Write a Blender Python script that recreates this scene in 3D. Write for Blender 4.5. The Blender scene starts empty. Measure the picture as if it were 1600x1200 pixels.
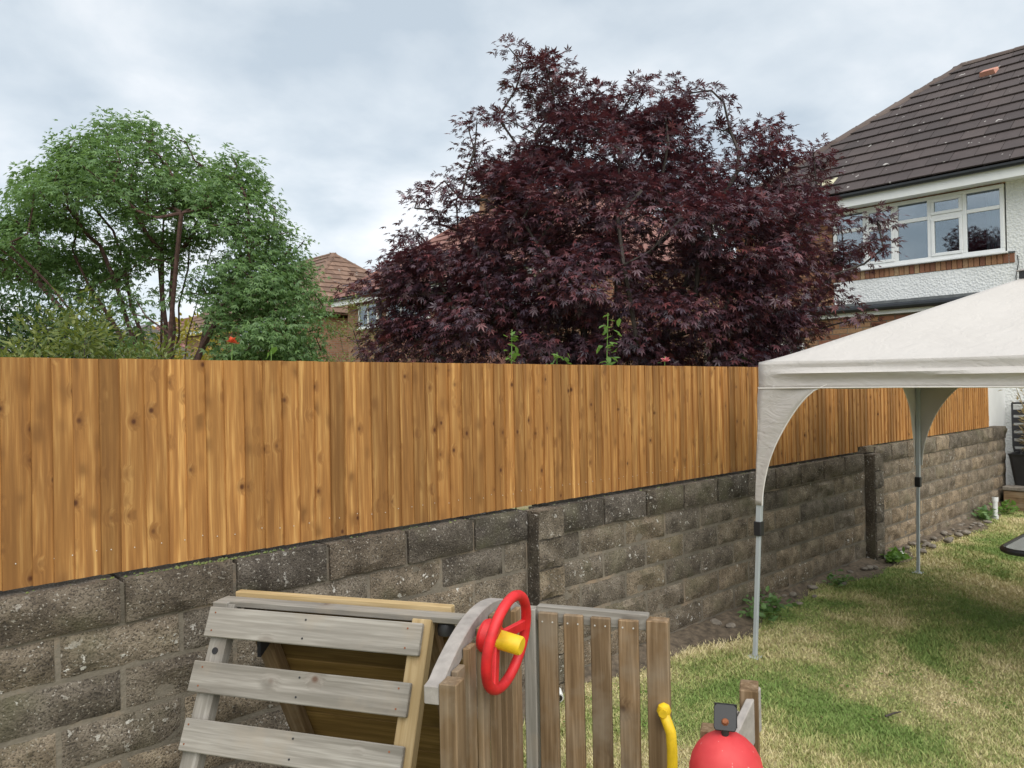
import bpy, bmesh, math, random
import numpy as np
from mathutils import Vector, Matrix
R_ = math.radians
random.seed(7)
rng = np.random.default_rng(11)
scene = bpy.context.scene
COL = scene.collection

# ------------------------------------------------------------------ camera
cd = bpy.data.cameras.new('camera'); cam = bpy.data.objects.new('camera', cd); COL.objects.link(cam)
cd.sensor_width = 36; cd.lens = 27.56; cd.clip_start = 0.05; cd.clip_end = 3000
cr = Vector((0.72324, -0.69033, -0.01912)); cu = Vector((0.00846, -0.01883, 0.99979)); cb = cr.cross(cu)
cam.matrix_world = Matrix(((cr.x, cu.x, cb.x, 0), (cr.y, cu.y, cb.y, 0), (cr.z, cu.z, cb.z, 1.72), (0, 0, 0, 1)))
scene.camera = cam

# ------------------------------------------------------------------ sky, sun, exposure
SUN_AZ, SUN_EL = R_(-112), R_(50)       # direction to the sun in the XY plane, measured from +X
w = bpy.data.worlds.new('World'); scene.world = w; w.use_nodes = True
nt = w.node_tree; nt.nodes.clear()
def wn(t, **k):
    n = nt.nodes.new(t)
    for a, b in k.items(): setattr(n, a, b)
    return n
out = wn('ShaderNodeOutputWorld'); sky = wn('ShaderNodeTexSky', sky_type='NISHITA', sun_disc=False)
sky.sun_elevation = SUN_EL; sky.sun_rotation = R_(90) - SUN_AZ
bg1 = wn('ShaderNodeBackground'); bg1.inputs[1].default_value = 0.12
nt.links.new(sky.outputs[0], bg1.inputs[0])
tc = wn('ShaderNodeTexCoord'); sx = wn('ShaderNodeSeparateXYZ'); nt.links.new(tc.outputs['Generated'], sx.inputs[0])
az = wn('ShaderNodeMath', operation='ABSOLUTE'); nt.links.new(sx.outputs[2], az.inputs[0])
ad = wn('ShaderNodeMath', operation='ADD'); nt.links.new(az.outputs[0], ad.inputs[0]); ad.inputs[1].default_value = 0.22
dv = wn('ShaderNodeVectorMath', operation='DIVIDE'); cx = wn('ShaderNodeCombineXYZ')
nt.links.new(tc.outputs['Generated'], dv.inputs[0])
for i in range(3): nt.links.new(ad.outputs[0], cx.inputs[i])
nt.links.new(cx.outputs[0], dv.inputs[1])
n1 = wn('ShaderNodeTexNoise'); n1.inputs['Scale'].default_value = 1.7; n1.inputs['Detail'].default_value = 7; n1.inputs['Roughness'].default_value = 0.52; n1.inputs['Distortion'].default_value = 0.2
nt.links.new(dv.outputs[0], n1.inputs['Vector'])
rp = wn('ShaderNodeValToRGB'); e = rp.color_ramp.elements
e[0].position = 0.36; e[0].color = (0.50, 0.57, 0.63, 1); e[1].position = 0.66; e[1].color = (0.90, 0.91, 0.92, 1)
m_ = e.new(0.5); m_.color = (0.66, 0.715, 0.755, 1)
nt.links.new(n1.outputs[0], rp.inputs[0])
bg2 = wn('ShaderNodeBackground'); bg2.inputs[1].default_value = 0.77; nt.links.new(rp.outputs[0], bg2.inputs[0])
mx = wn('ShaderNodeMixShader'); mx.inputs[0].default_value = 0.88
nt.links.new(bg1.outputs[0], mx.inputs[1]); nt.links.new(bg2.outputs[0], mx.inputs[2]); nt.links.new(mx.outputs[0], out.inputs[0])
sd = bpy.data.lights.new('sun', 'SUN'); sun = bpy.data.objects.new('sun', sd); COL.objects.link(sun)
sd.energy = 2.2; sd.angle = R_(75); sd.color = (1.0, 0.95, 0.87)
dirv = Vector((math.cos(SUN_EL) * math.cos(SUN_AZ), math.cos(SUN_EL) * math.sin(SUN_AZ), math.sin(SUN_EL)))
sun.rotation_euler = dirv.to_track_quat('Z', 'Y').to_euler(); sun.location = (0, -5, 20)
vs = scene.view_settings; vs.view_transform = 'Standard'; vs.look = 'None'; vs.exposure = 0.66; vs.gamma = 1.0; vs.use_curve_mapping = False
scene.cycles.max_bounces = 8; scene.cycles.transparent_max_bounces = 12

# ------------------------------------------------------------------ helpers: objects
WM = {}
def reg(o, parent, world):
    COL.objects.link(o)
    if parent is not None:
        o.parent = parent; o.matrix_basis = WM[parent.name].inverted() @ world
    else:
        o.matrix_basis = world
    WM[o.name] = world.copy()
    return o
def tag(o, label, cat, group=None):
    o['label'] = label; o['category'] = cat
    if group: o['group'] = group
    return o
def thing(name, label, cat, loc=(0, 0, 0), group=None):
    o = bpy.data.objects.new(name, None); o.empty_display_size = 0.1
    reg(o, None, Matrix.Translation(loc)); return tag(o, label, cat, group)
def mesh_obj(name, me, mat=None, parent=None, world=None):
    if mat is not None and not me.materials: me.materials.append(mat)
    return reg(bpy.data.objects.new(name, me), parent, world if world is not None else Matrix())
def mesh_np(name, v, f, smooth=False):
    """v (n,3); f (m,k) array of equal polygons"""
    v = np.asarray(v, np.float32); f = np.asarray(f, np.int32); k = f.shape[1]
    me = bpy.data.meshes.new(name)
    me.vertices.add(len(v)); me.vertices.foreach_set('co', v.ravel())
    me.loops.add(f.size); me.loops.foreach_set('vertex_index', f.ravel())
    me.polygons.add(len(f)); me.polygons.foreach_set('loop_start', np.arange(len(f), dtype=np.int32) * k)
    try: me.polygons.foreach_set('loop_total', np.full(len(f), k, np.int32))
    except Exception: pass
    if smooth: me.polygons.foreach_set('use_smooth', np.ones(len(f), bool))
    me.update(calc_edges=True); me.validate(); return me
class MB:
    def __init__(s): s.v = []; s.f = []
    def add(s, v, f):
        b = len(s.v); s.v += [tuple(p) for p in v]; s.f += [tuple(i + b for i in q) for q in f]; return s
    def box(s, a, b):
        (x0, y0, z0), (x1, y1, z1) = a, b
        return s.add([(x0, y0, z0), (x1, y0, z0), (x1, y1, z0), (x0, y1, z0), (x0, y0, z1), (x1, y0, z1), (x1, y1, z1), (x0, y1, z1)],
                     [(0, 3, 2, 1), (4, 5, 6, 7), (0, 1, 5, 4), (1, 2, 6, 5), (2, 3, 7, 6), (3, 0, 4, 7)])
    def tube(s, pts, rad, n=8, cap=True, squash=None):
        pts = [Vector(p) for p in pts]; rs = rad if isinstance(rad, (list, tuple)) else [rad] * len(pts)
        rings = []; prev = None
        for i, p in enumerate(pts):
            d = (pts[min(i + 1, len(pts) - 1)] - pts[max(i - 1, 0)]).normalized()
            if prev is None:
                u = d.orthogonal().normalized()
            else:
                u = (prev - d * prev.dot(d)); u = u.normalized() if u.length > 1e-6 else d.orthogonal().normalized()
            prev = u; w_ = d.cross(u)
            rings.append([p + (u * math.cos(6.28319 * k / n) + w_ * math.sin(6.28319 * k / n)) * rs[i] for k in range(n)])
        v = [q for r in rings for q in r]; f = []
        for i in range(len(rings) - 1):
            for k in range(n):
                f.append((i * n + k, i * n + (k + 1) % n, (i + 1) * n + (k + 1) % n, (i + 1) * n + k))
        if cap: f.append(tuple(range(n - 1, -1, -1))); f.append(tuple((len(rings) - 1) * n + k for k in range(n)))
        return s.add(v, f)
    def lathe(s, prof, c=(0, 0, 0), n=24):
        v = []; f = []
        for r, z in prof:
            for k in range(n):
                a = 6.28319 * k / n; v.append((c[0] + r * math.cos(a), c[1] + r * math.sin(a), c[2] + z))
        for i in range(len(prof) - 1):
            for k in range(n): f.append((i * n + k, i * n + (k + 1) % n, (i + 1) * n + (k + 1) % n, (i + 1) * n + k))
        f.append(tuple(range(n - 1, -1, -1))); f.append(tuple((len(prof) - 1) * n + k for k in range(n)))
        return s.add(v, f)
    def prism(s, poly, axis_pts, depth):
        """poly of (u,v); axis_pts=(origin,u,v); extruded along u x v by depth"""
        o, u, v = [Vector(q) for q in axis_pts]; n_ = u.cross(v).normalized() * depth; k = len(poly)
        a = [o + u * p + v * q for p, q in poly]
        f = [tuple(range(k - 1, -1, -1)), tuple(range(k, 2 * k))] + [(i, (i + 1) % k, k + (i + 1) % k, k + i) for i in range(k)]
        return s.add(a + [p + n_ for p in a], f)
    def mesh(s, name, smooth=False, bevel=0, world=None):
        me = bpy.data.meshes.new(name); v = s.v
        if world is not None:
            inv = world.inverted(); v = [inv @ Vector(p) for p in v]
        me.from_pydata(v, [], s.f)
        bm = bmesh.new(); bm.from_mesh(me); bmesh.ops.recalc_face_normals(bm, faces=bm.faces)
        if bevel: bmesh.ops.bevel(bm, geom=bm.edges[:], offset=bevel, segments=1, affect='EDGES', clamp_overlap=True)
        bm.to_mesh(me); bm.free()
        if smooth:
            me.polygons.foreach_set('use_smooth', [True] * len(me.polygons))
            try: me.set_sharp_from_angle(angle=R_(40))
            except Exception: pass
        return me
    def build(s, name, mat, parent=None, smooth=False, bevel=0):
        world = WM[parent.name] if parent is not None else Matrix()
        return mesh_obj(name, s.mesh(name, smooth, bevel, world), mat, parent, world)
PL = {}
def plank(name, p0, p1, wid, thick, wdir, mat, parent, bevel=0.003):
    """bar from p0 to p1 (local Z along it), wid along wdir, own rotation so the grain follows it"""
    p0, p1 = Vector(p0), Vector(p1); z = (p1 - p0); L = z.length; z.normalize()
    x = Vector(wdir); x = (x - z * x.dot(z)).normalized(); y = z.cross(x)
    key = (round(wid, 4), round(thick, 4), round(L, 3), bevel, mat.name)
    if key not in PL:
        me = MB().box((-wid / 2, -thick / 2, 0), (wid / 2, thick / 2, L)).mesh(name, bevel=bevel); me.materials.append(mat); PL[key] = me
    M = Matrix(((x.x, y.x, z.x, p0.x), (x.y, y.y, z.y, p0.y), (x.z, y.z, z.z, p0.z), (0, 0, 0, 1)))
    return mesh_obj(name, PL[key], None, parent, M)

# ------------------------------------------------------------------ helpers: materials
def newmat(name):
    m = bpy.data.materials.new(name); m.use_nodes = True; t = m.node_tree; b = t.nodes['Principled BSDF']; return m, t, b
def N(t, typ, **k):
    n = t.nodes.new(typ)
    for a, b in k.items():
        if a.startswith('i_'): n.inputs[a[2:].replace('_', ' ')].default_value = b
        else: setattr(n, a, b)
    return n
def ramp(t, src, *stops):
    r = N(t, 'ShaderNodeValToRGB'); el = r.color_ramp.elements
    while len(el) < len(stops): el.new(0.5)
    for q, (p, c) in zip(el, stops): q.position = p; q.color = (*c, 1) if len(c) == 3 else c
    t.links.new(src, r.inputs[0]); return r.outputs[0]
def mixc(t, fac, a, b, mode='MIX'):
    m = N(t, 'ShaderNodeMix', data_type='RGBA', blend_type=mode)
    for s, i in ((fac, 0), (a, 6), (b, 7)):
        if hasattr(s, 'is_linked') or hasattr(s, 'links'): t.links.new(s, m.inputs[i])
        elif i == 0: m.inputs[0].default_value = s
        else: m.inputs[i].default_value = (*s, 1)
    return m.outputs[2]
def noise(t, vec, scale, detail=4, rough=0.55, dist=0.0):
    n = N(t, 'ShaderNodeTexNoise'); n.inputs['Scale'].default_value = scale; n.inputs['Detail'].default_value = detail
    n.inputs['Roughness'].default_value = rough; n.inputs['Distortion'].default_value = dist
    if vec is not None: t.links.new(vec, n.inputs['Vector'])
    return n.outputs[0]
def coords(t, kind='Object', scale=(1, 1, 1), rnd=False):
    c = N(t, 'ShaderNodeTexCoord').outputs[kind] if kind != 'Position' else N(t, 'ShaderNodeNewGeometry').outputs['Position']
    if rnd:
        oi = N(t, 'ShaderNodeObjectInfo'); a = N(t, 'ShaderNodeVectorMath', operation='MULTIPLY_ADD')
        mu = N(t, 'ShaderNodeVectorMath', operation='SCALE'); mu.inputs[0].default_value = (37.1, 91.7, 53.3); t.links.new(oi.outputs['Random'], mu.inputs[3])
        ad_ = N(t, 'ShaderNodeVectorMath', operation='ADD'); t.links.new(c, ad_.inputs[0]); t.links.new(mu.outputs[0], ad_.inputs[1]); c = ad_.outputs[0]
    if scale != (1, 1, 1):
        mp = N(t, 'ShaderNodeVectorMath', operation='MULTIPLY'); mp.inputs[1].default_value = scale; t.links.new(c, mp.inputs[0]); c = mp.outputs[0]
    return c
def bump(t, b, h, strength=0.4, dist=0.01):
    n = N(t, 'ShaderNodeBump'); n.inputs['Strength'].default_value = strength; n.inputs['Distance'].default_value = dist
    t.links.new(h, n.inputs['Height']); t.links.new(n.outputs[0], b.inputs['Normal'])
def plain(name, col, rough=0.6, var=0.12, scale=8, bmp=0.0, metal=0.0, bscale=60):
    m, t, b = newmat(name); c = coords(t)
    n = noise(t, c, scale, 5)
    t.links.new(ramp(t, n, (0.3, tuple(x * (1 - var) for x in col)), (0.7, tuple(min(1, x * (1 + var)) for x in col))), b.inputs['Base Color'])
    b.inputs['Roughness'].default_value = rough; b.inputs['Metallic'].default_value = metal
    if bmp: bump(t, b, noise(t, c, bscale, 3), bmp, 0.005)
    return m
def wood(name, dark, mid, light, knot, knots=0.5, rough=0.75, grain=1.0, vary=0.22, stain=None, kscale=(9.0, 0.5, 8.0)):
    m, t, b = newmat(name)
    c0 = coords(t, rnd=True)
    def sc(v):
        q = N(t, 'ShaderNodeVectorMath', operation='MULTIPLY'); q.inputs[1].default_value = v; t.links.new(c0, q.inputs[0]); return q.outputs[0]
    # knots: one per cell, only in some cells
    vo = N(t, 'ShaderNodeTexVoronoi', voronoi_dimensions='3D', feature='F1'); vo.inputs['Scale'].default_value = 1.0; t.links.new(sc(kscale), vo.inputs['Vector'])
    sp = N(t, 'ShaderNodeSeparateColor'); t.links.new(vo.outputs['Color'], sp.inputs[0])
    gate = ramp(t, sp.outputs[0], (knots - 0.01, (1, 1, 1)), (knots + 0.01, (0, 0, 0)))
    kd = ramp(t, vo.outputs['Distance'], (0.05, (1, 1, 1)), (0.13, (0, 0, 0)))
    halo = ramp(t, vo.outputs['Distance'], (0.08, (1, 1, 1)), (0.36, (0, 0, 0)))
    km = N(t, 'ShaderNodeMath', operation='MULTIPLY'); t.links.new(gate, km.inputs[0]); t.links.new(kd, km.inputs[1])
    hm = N(t, 'ShaderNodeMath', operation='MULTIPLY'); t.links.new(gate, hm.inputs[0]); t.links.new(halo, hm.inputs[1])
    # grain: stretched noise, bent round the knots
    bend = N(t, 'ShaderNodeVectorMath', operation='MULTIPLY_ADD'); t.links.new(hm.outputs[0], bend.inputs[0]); bend.inputs[1].default_value = (0.014, 0.014, 0)
    t.links.new(sc((1, 1, 0.045)), bend.inputs[2])
    g1 = noise(t, bend.outputs[0], 42 * grain, 3, 0.62, 0.15); g2 = noise(t, bend.outputs[0], 110 * grain, 2, 0.6)
    broad = noise(t, sc((5, 5, 1.1)), 1.0, 3)
    col = ramp(t, g1, (0.33, dark), (0.5, mid), (0.68, light))
    col = mixc(t, ramp(t, g2, (0.38, (0.55,) * 3), (0.58, (0, 0, 0))), col, dark)
    col = mixc(t, ramp(t, broad, (0.45, (0, 0, 0)), (0.70, (0.7,) * 3)), col, tuple(x * 0.62 for x in mid))
    oi = N(t, 'ShaderNodeObjectInfo')
    col = mixc(t, 1.0, col, ramp(t, oi.outputs['Random'], (0, (1 - vary,) * 3), (0.5, (1, 1, 1)), (1, (1 + vary * 0.6,) * 3)), 'MULTIPLY')
    hs = N(t, 'ShaderNodeMath', operation='MULTIPLY'); t.links.new(hm.outputs[0], hs.inputs[0]); hs.inputs[1].default_value = 0.5
    col = mixc(t, hs.outputs[0], col, tuple((a + b_) / 2 for a, b_ in zip(knot, dark)))
    col = mixc(t, km.outputs[0], col, knot)
    vo2 = N(t, 'ShaderNodeTexVoronoi', voronoi_dimensions='3D', feature='F1'); vo2.inputs['Scale'].default_value = 1.0
    wv = N(t, 'ShaderNodeVectorMath', operation='MULTIPLY_ADD'); nz_ = N(t, 'ShaderNodeTexNoise'); nz_.inputs['Scale'].default_value = 9; t.links.new(c0, nz_.inputs['Vector']); t.links.new(nz_.outputs[1], wv.inputs[0]); wv.inputs[1].default_value = (.5, .2, .7); t.links.new(sc((14, .4, 7)), wv.inputs[2])
    t.links.new(wv.outputs[0], vo2.inputs['Vector'])
    sp2 = N(t, 'ShaderNodeSeparateColor'); t.links.new(vo2.outputs['Color'], sp2.inputs[0])
    sm = N(t, 'ShaderNodeMath', operation='MULTIPLY'); t.links.new(ramp(t, sp2.outputs[1], (knots * .55 - .02, (.75,) * 3), (knots * .55 + .02, (0, 0, 0))), sm.inputs[0]); t.links.new(ramp(t, vo2.outputs['Distance'], (0.10, (1, 1, 1)), (0.30, (.25,) * 3), (0.42, (0, 0, 0))), sm.inputs[1])
    col = mixc(t, sm.outputs[0], col, tuple(a * .7 for a in dark))
    if stain: col = mixc(t, ramp(t, noise(t, sc((3, 3, 3)), 1.6, 4), (0.52, (0, 0, 0)), (0.72, (0.6,) * 3)), col, stain)
    t.links.new(col, b.inputs['Base Color']); b.inputs['Roughness'].default_value = rough
    b.inputs['Specular IOR Level'].default_value = 0.3
    bump(t, b, g1, 0.25, 0.004)
    return m
M = {}
M['fence'] = wood('fence_timber', (0.255, 0.115, 0.034), (0.40, 0.192, 0.056), (0.60, 0.345, 0.12), (0.085, 0.03, 0.011), 0.72, 0.7, vary=0.30, kscale=(11.0, 0.5, 9.0))
M['grey_wood'] = wood('weathered_grey_timber', (0.19, 0.175, 0.15), (0.30, 0.28, 0.25), (0.39, 0.37, 0.335), (0.12, 0.075, 0.055), 0.4, 0.85, vary=0.12, stain=(0.32, 0.27, 0.21))
M['brown_wood'] = wood('weathered_brown_timber', (0.13, 0.08, 0.04), (0.235, 0.155, 0.085), (0.34, 0.245, 0.155), (0.07, 0.038, 0.02), 0.45, 0.8, vary=0.2, stain=(0.27, 0.225, 0.17))
M['new_wood'] = wood('pale_new_timber', (0.34, 0.24, 0.11), (0.46, 0.34, 0.18), (0.56, 0.44, 0.26), (0.30, 0.15, 0.06), 0.25, 0.7, vary=0.1)
M['board_wood'] = wood('stained_panel_timber', (0.13, 0.075, 0.022), (0.22, 0.135, 0.042), (0.30, 0.19, 0.07), (0.10, 0.05, 0.02), 0.2, 0.7, vary=0.3)
M['pale_arc'] = plain('bleached_timber', (0.30, 0.275, 0.255), 0.85, 0.2, 24, 0.35)
M['red'] = plain('red_plastic', (0.60, 0.016, 0.02), 0.5, 0.2, 26, 0.08)
def scuffed():
    m, t, b = newmat('sun_faded_red_plastic'); c = coords(t)
    col = ramp(t, noise(t, c, 9, 4), (0.35, (0.52, 0.03, 0.035)), (0.7, (0.66, 0.07, 0.07)))
    col = mixc(t, ramp(t, noise(t, coords(t, 'Object', (90, 90, 14)), 1, 2), (0.70, (0, 0, 0)), (0.74, (.55,) * 3)), col, (0.75, 0.45, 0.42))
    t.links.new(col, b.inputs['Base Color']); b.inputs['Roughness'].default_value = 0.55; return m
M['faded_red'] = scuffed()
M['yellow'] = plain('yellow_plastic', (0.74, 0.49, 0.015), 0.48, 0.14, 30, 0.06)
M['black'] = plain('black_plastic', (0.018, 0.018, 0.02), 0.45, 0.2)
M['rust'] = plain('rusty_steel', (0.22, 0.07, 0.025), 0.8, 0.4, 90)
M['steel'] = plain('painted_grey_steel', (0.44, 0.48, 0.50), 0.4, 0.06, 6)
M['nail'] = plain('galvanised_nail', (0.55, 0.54, 0.5), 0.5, 0.05)
M['white'] = plain('white_upvc', (0.80, 0.81, 0.81), 0.35, 0.03)
M['pipe'] = plain('white_pipe_plastic', (0.70, 0.71, 0.70), 0.45, 0.12)
M['dark_gutter'] = plain('black_gutter_plastic', (0.022, 0.025, 0.03), 0.4, 0.2)
M['lead'] = plain('grey_lead_flashing', (0.14, 0.15, 0.16), 0.6, 0.25)
M['soil'] = plain('dry_soil', (0.11, 0.085, 0.06), 0.95, 0.5, 22, 0.9)
M['stone'] = plain('rubble_stone', (0.20, 0.175, 0.145), 0.9, 0.4, 18, 0.5)
M['interior'] = plain('dim_room_interior', (0.05, 0.055, 0.06), 0.9, 0.2)
M['curtain'] = plain('pale_curtain_cloth', (0.62, 0.62, 0.62), 0.9, 0.05)
M['bark'] = plain('dark_red_bark', (0.085, 0.045, 0.038), 0.85, 0.45, 14, 0.6)
M['mbark'] = plain('grey_brown_bark', (0.055, 0.045, 0.040), 0.85, 0.4, 14, 0.5)
M['tablemetal'] = plain('charcoal_table_rim', (0.02, 0.02, 0.022), 0.4, 0.1)

def block_mat():
    m, t, b = newmat('rock_faced_block')
    c = coords(t, rnd=True); oi = N(t, 'ShaderNodeObjectInfo')
    base = ramp(t, noise(t, c, 9, 6, 0.65), (0.30, (0.10, 0.086, 0.07)), (0.5, (0.215, 0.185, 0.15)), (0.72, (0.35, 0.31, 0.255)))
    base = mixc(t, 1.0, base, oi.outputs['Color'], 'MULTIPLY')
    base = mixc(t, 1.0, base, ramp(t, oi.outputs['Random'], (0, (0.78, 0.78, 0.80)), (0.5, (1, 0.98, 0.95)), (1, (1.25, 1.16, 1.05))), 'MULTIPLY')
    g = noise(t, c, 120, 2, 0.7)
    base = mixc(t, ramp(t, g, (0.36, (0.75,) * 3), (0.5, (0, 0, 0))), base, (0.035, 0.03, 0.026))
    base = mixc(t, ramp(t, noise(t, c, 95, 1, 0.5), (0.66, (0, 0, 0)), (0.70, (0.6,) * 3)), base, (0.44, 0.41, 0.36))
    lich = N(t, 'ShaderNodeMath', operation='MULTIPLY'); t.links.new(ramp(t, noise(t, c, 30, 3, 0.6), (0.635, (0, 0, 0)), (0.665, (1, 1, 1))), lich.inputs[0])
    t.links.new(ramp(t, noise(t, c, 2.2, 2), (0.5, (0, 0, 0)), (0.62, (1, 1, 1))), lich.inputs[1])
    base = mixc(t, lich.outputs[0], base, (0.60, 0.58, 0.54))
    base = mixc(t, ramp(t, noise(t, c, 3.4, 3), (0.55, (0, 0, 0)), (0.75, (0.5,) * 3)), base, (0.15, 0.145, 0.085))
    t.links.new(base, b.inputs['Base Color']); b.inputs['Roughness'].default_value = 0.95; b.inputs['Specular IOR Level'].default_value = 0.2
    h = N(t, 'ShaderNodeMath', operation='ADD'); t.links.new(g, h.inputs[0]); t.links.new(noise(t, c, 34, 5, 0.7), h.inputs[1])
    bump(t, b, h.outputs[0], 0.9, 0.012)
    return m
M['block'] = block_mat()
def mortar_mat():
    m, t, b = newmat('sandy_mortar'); c = coords(t)
    base = ramp(t, noise(t, c, 3, 6, 0.7), (0.3, (0.10, 0.088, 0.07)), (0.55, (0.19, 0.165, 0.13)), (0.74, (0.36, 0.255, 0.17)))
    t.links.new(base, b.inputs['Base Color']); b.inputs['Roughness'].default_value = 0.95
    bump(t, b, noise(t, c, 60, 4, 0.7), 0.8, 0.008); return m
M['mortar'] = mortar_mat()
def lawn_col(t):
    p = coords(t, 'Position', (1, 1, 0.0))
    a = noise(t, p, 0.75, 4, 0.6, 0.6); bq = noise(t, p, 3.1, 3, 0.6); ad_ = N(t, 'ShaderNodeMath', operation='MULTIPLY_ADD')
    t.links.new(bq, ad_.inputs[0]); ad_.inputs[1].default_value = 0.35; t.links.new(a, ad_.inputs[2])
    return ad_.outputs[0]
def lawn_mats():
    m, t, b = newmat('lawn_ground'); f = lawn_col(t)
    c = ramp(t, f, (0.56, (0.18, 0.25, 0.065)), (0.67, (0.32, 0.32, 0.13)), (0.77, (0.50, 0.43, 0.23)))
    c = mixc(t, ramp(t, noise(t, coords(t, 'Position'), 60, 3, 0.7), (0.35, (0.5,) * 3), (0.6, (0, 0, 0))), c, (0.11, 0.10, 0.045))
    t.links.new(c, b.inputs['Base Color']); b.inputs['Roughness'].default_value = 0.95
    bump(t, b, noise(t, coords(t, 'Position'), 90, 3), 0.9, 0.02)
    m2, t, b = newmat('grass_blades'); f = lawn_col(t)
    g = N(t, 'ShaderNodeNewGeometry'); rr = g.outputs['Random Per Island']
    mx_ = N(t, 'ShaderNodeMath', operation='MULTIPLY_ADD'); t.links.new(rr, mx_.inputs[0]); mx_.inputs[1].default_value = 0.16; t.links.new(f, mx_.inputs[2])
    c = ramp(t, mx_.outputs[0], (0.62, (0.175, 0.265, 0.07)), (0.73, (0.31, 0.355, 0.12)), (0.83, (0.52, 0.47, 0.235)), (0.95, (0.70, 0.61, 0.38)))
    t.links.new(c, b.inputs['Base Color']); b.inputs['Roughness'].default_value = 0.7; b.inputs['Specular IOR Level'].default_value = 0.25
    return m, m2
M['lawn'], M['blade'] = lawn_mats()
def leaf_mat(name, stops, trans=(0.2, 0.3, 0.05), tf=0.3, rough=0.45, spec=0.5):
    m, t, b = newmat(name); g = N(t, 'ShaderNodeNewGeometry')
    big = noise(t, coords(t, 'Position'), 1.6, 3)
    mx_ = N(t, 'ShaderNodeMath', operation='MULTIPLY_ADD'); t.links.new(g.outputs['Random Per Island'], mx_.inputs[0]); mx_.inputs[1].default_value = 0.75
    sb = N(t, 'ShaderNodeMath', operation='MULTIPLY'); t.links.new(big, sb.inputs[0]); sb.inputs[1].default_value = 0.4; t.links.new(sb.outputs[0], mx_.inputs[2])
    c = ramp(t, mx_.outputs[0], *stops)
    t.links.new(c, b.inputs['Base Color']); b.inputs['Roughness'].default_value = rough; b.inputs['Specular IOR Level'].default_value = spec
    tr = N(t, 'ShaderNodeBsdfTranslucent'); tr.inputs[0].default_value = (*trans, 1)
    mxs = N(t, 'ShaderNodeMixShader'); mxs.inputs[0].default_value = tf
    t.links.new(b.outputs[0], mxs.inputs[1]); t.links.new(tr.outputs[0], mxs.inputs[2]); t.links.new(mxs.outputs[0], t.nodes['Material Output'].inputs[0])
    return m
M['maple_leaf'] = leaf_mat('purple_maple_leaf', [(0.15, (0.044, 0.032, 0.050)), (0.5, (0.078, 0.042, 0.058)), (0.75, (0.112, 0.048, 0.062)), (0.95, (0.19, 0.055, 0.058))], (0.16, 0.028, 0.035), 0.16, 0.40, 0.6)
M['green_leaf'] = leaf_mat('mid_green_leaf', [(0.1, (0.055, 0.115, 0.042)), (0.5, (0.105, 0.195, 0.07)), (0.9, (0.18, 0.29, 0.105))], (0.26, 0.42, 0.11), 0.32)
M['olive_leaf'] = leaf_mat('yellow_green_leaf', [(0.1, (0.045, 0.075, 0.018)), (0.5, (0.10, 0.14, 0.032)), (0.9, (0.20, 0.22, 0.055))], (0.28, 0.34, 0.06), 0.25)
M['gold_leaf'] = leaf_mat('golden_leaf', [(0.1, (0.16, 0.16, 0.02)), (0.6, (0.36, 0.33, 0.04)), (0.95, (0.50, 0.32, 0.06))], (0.5, 0.45, 0.06), 0.25)
M['fresh_leaf'] = leaf_mat('fresh_green_leaf', [(0.1, (0.06, 0.13, 0.025)), (0.9, (0.17, 0.30, 0.06))], (0.25, 0.45, 0.07), 0.3)
M['dark_leaf'] = leaf_mat('dark_green_leaf', [(0.1, (0.018, 0.040, 0.014)), (0.9, (0.05, 0.10, 0.03))], (0.08, 0.16, 0.03), 0.2)
M['dry_leaf'] = leaf_mat('dry_straw_leaf', [(0.1, (0.20, 0.15, 0.07)), (0.9, (0.42, 0.34, 0.18))], (0.4, 0.3, 0.12), 0.2)
M['petal_pink'] = leaf_mat('pink_petal', [(0.1, (0.60, 0.16, 0.20)), (0.9, (0.75, 0.32, 0.34))], (0.7, 0.2, 0.2), 0.25)
M['petal_red'] = leaf_mat('red_petal', [(0.1, (0.55, 0.05, 0.02)), (0.9, (0.72, 0.13, 0.04))], (0.7, 0.1, 0.05), 0.25)

def brick_mat(name, stops, island=False):
    m, t, b = newmat(name); c = coords(t, rnd=not island)
    r = N(t, 'ShaderNodeNewGeometry').outputs['Random Per Island'] if island else N(t, 'ShaderNodeObjectInfo').outputs['Random']
    col = ramp(t, r, *stops)
    col = mixc(t, ramp(t, noise(t, c, 30, 4, 0.7), (0.35, (0.4,) * 3), (0.65, (0, 0, 0))), col, tuple(x * 0.5 for x in stops[1][1]))
    t.links.new(col, b.inputs['Base Color']); b.inputs['Roughness'].default_value = 0.9; bump(t, b, noise(t, c, 70, 3), 0.5, 0.004); return m
BS = [(0.0, (0.20, 0.085, 0.055)), (0.35, (0.31, 0.145, 0.08)), (0.6, (0.37, 0.20, 0.105)), (0.85, (0.44, 0.30, 0.17)), (1.0, (0.28, 0.115, 0.07))]
M['brick'] = brick_mat('multi_stock_brick', BS); M['brick_i'] = brick_mat('multi_stock_brickwork', BS, True)
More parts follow.
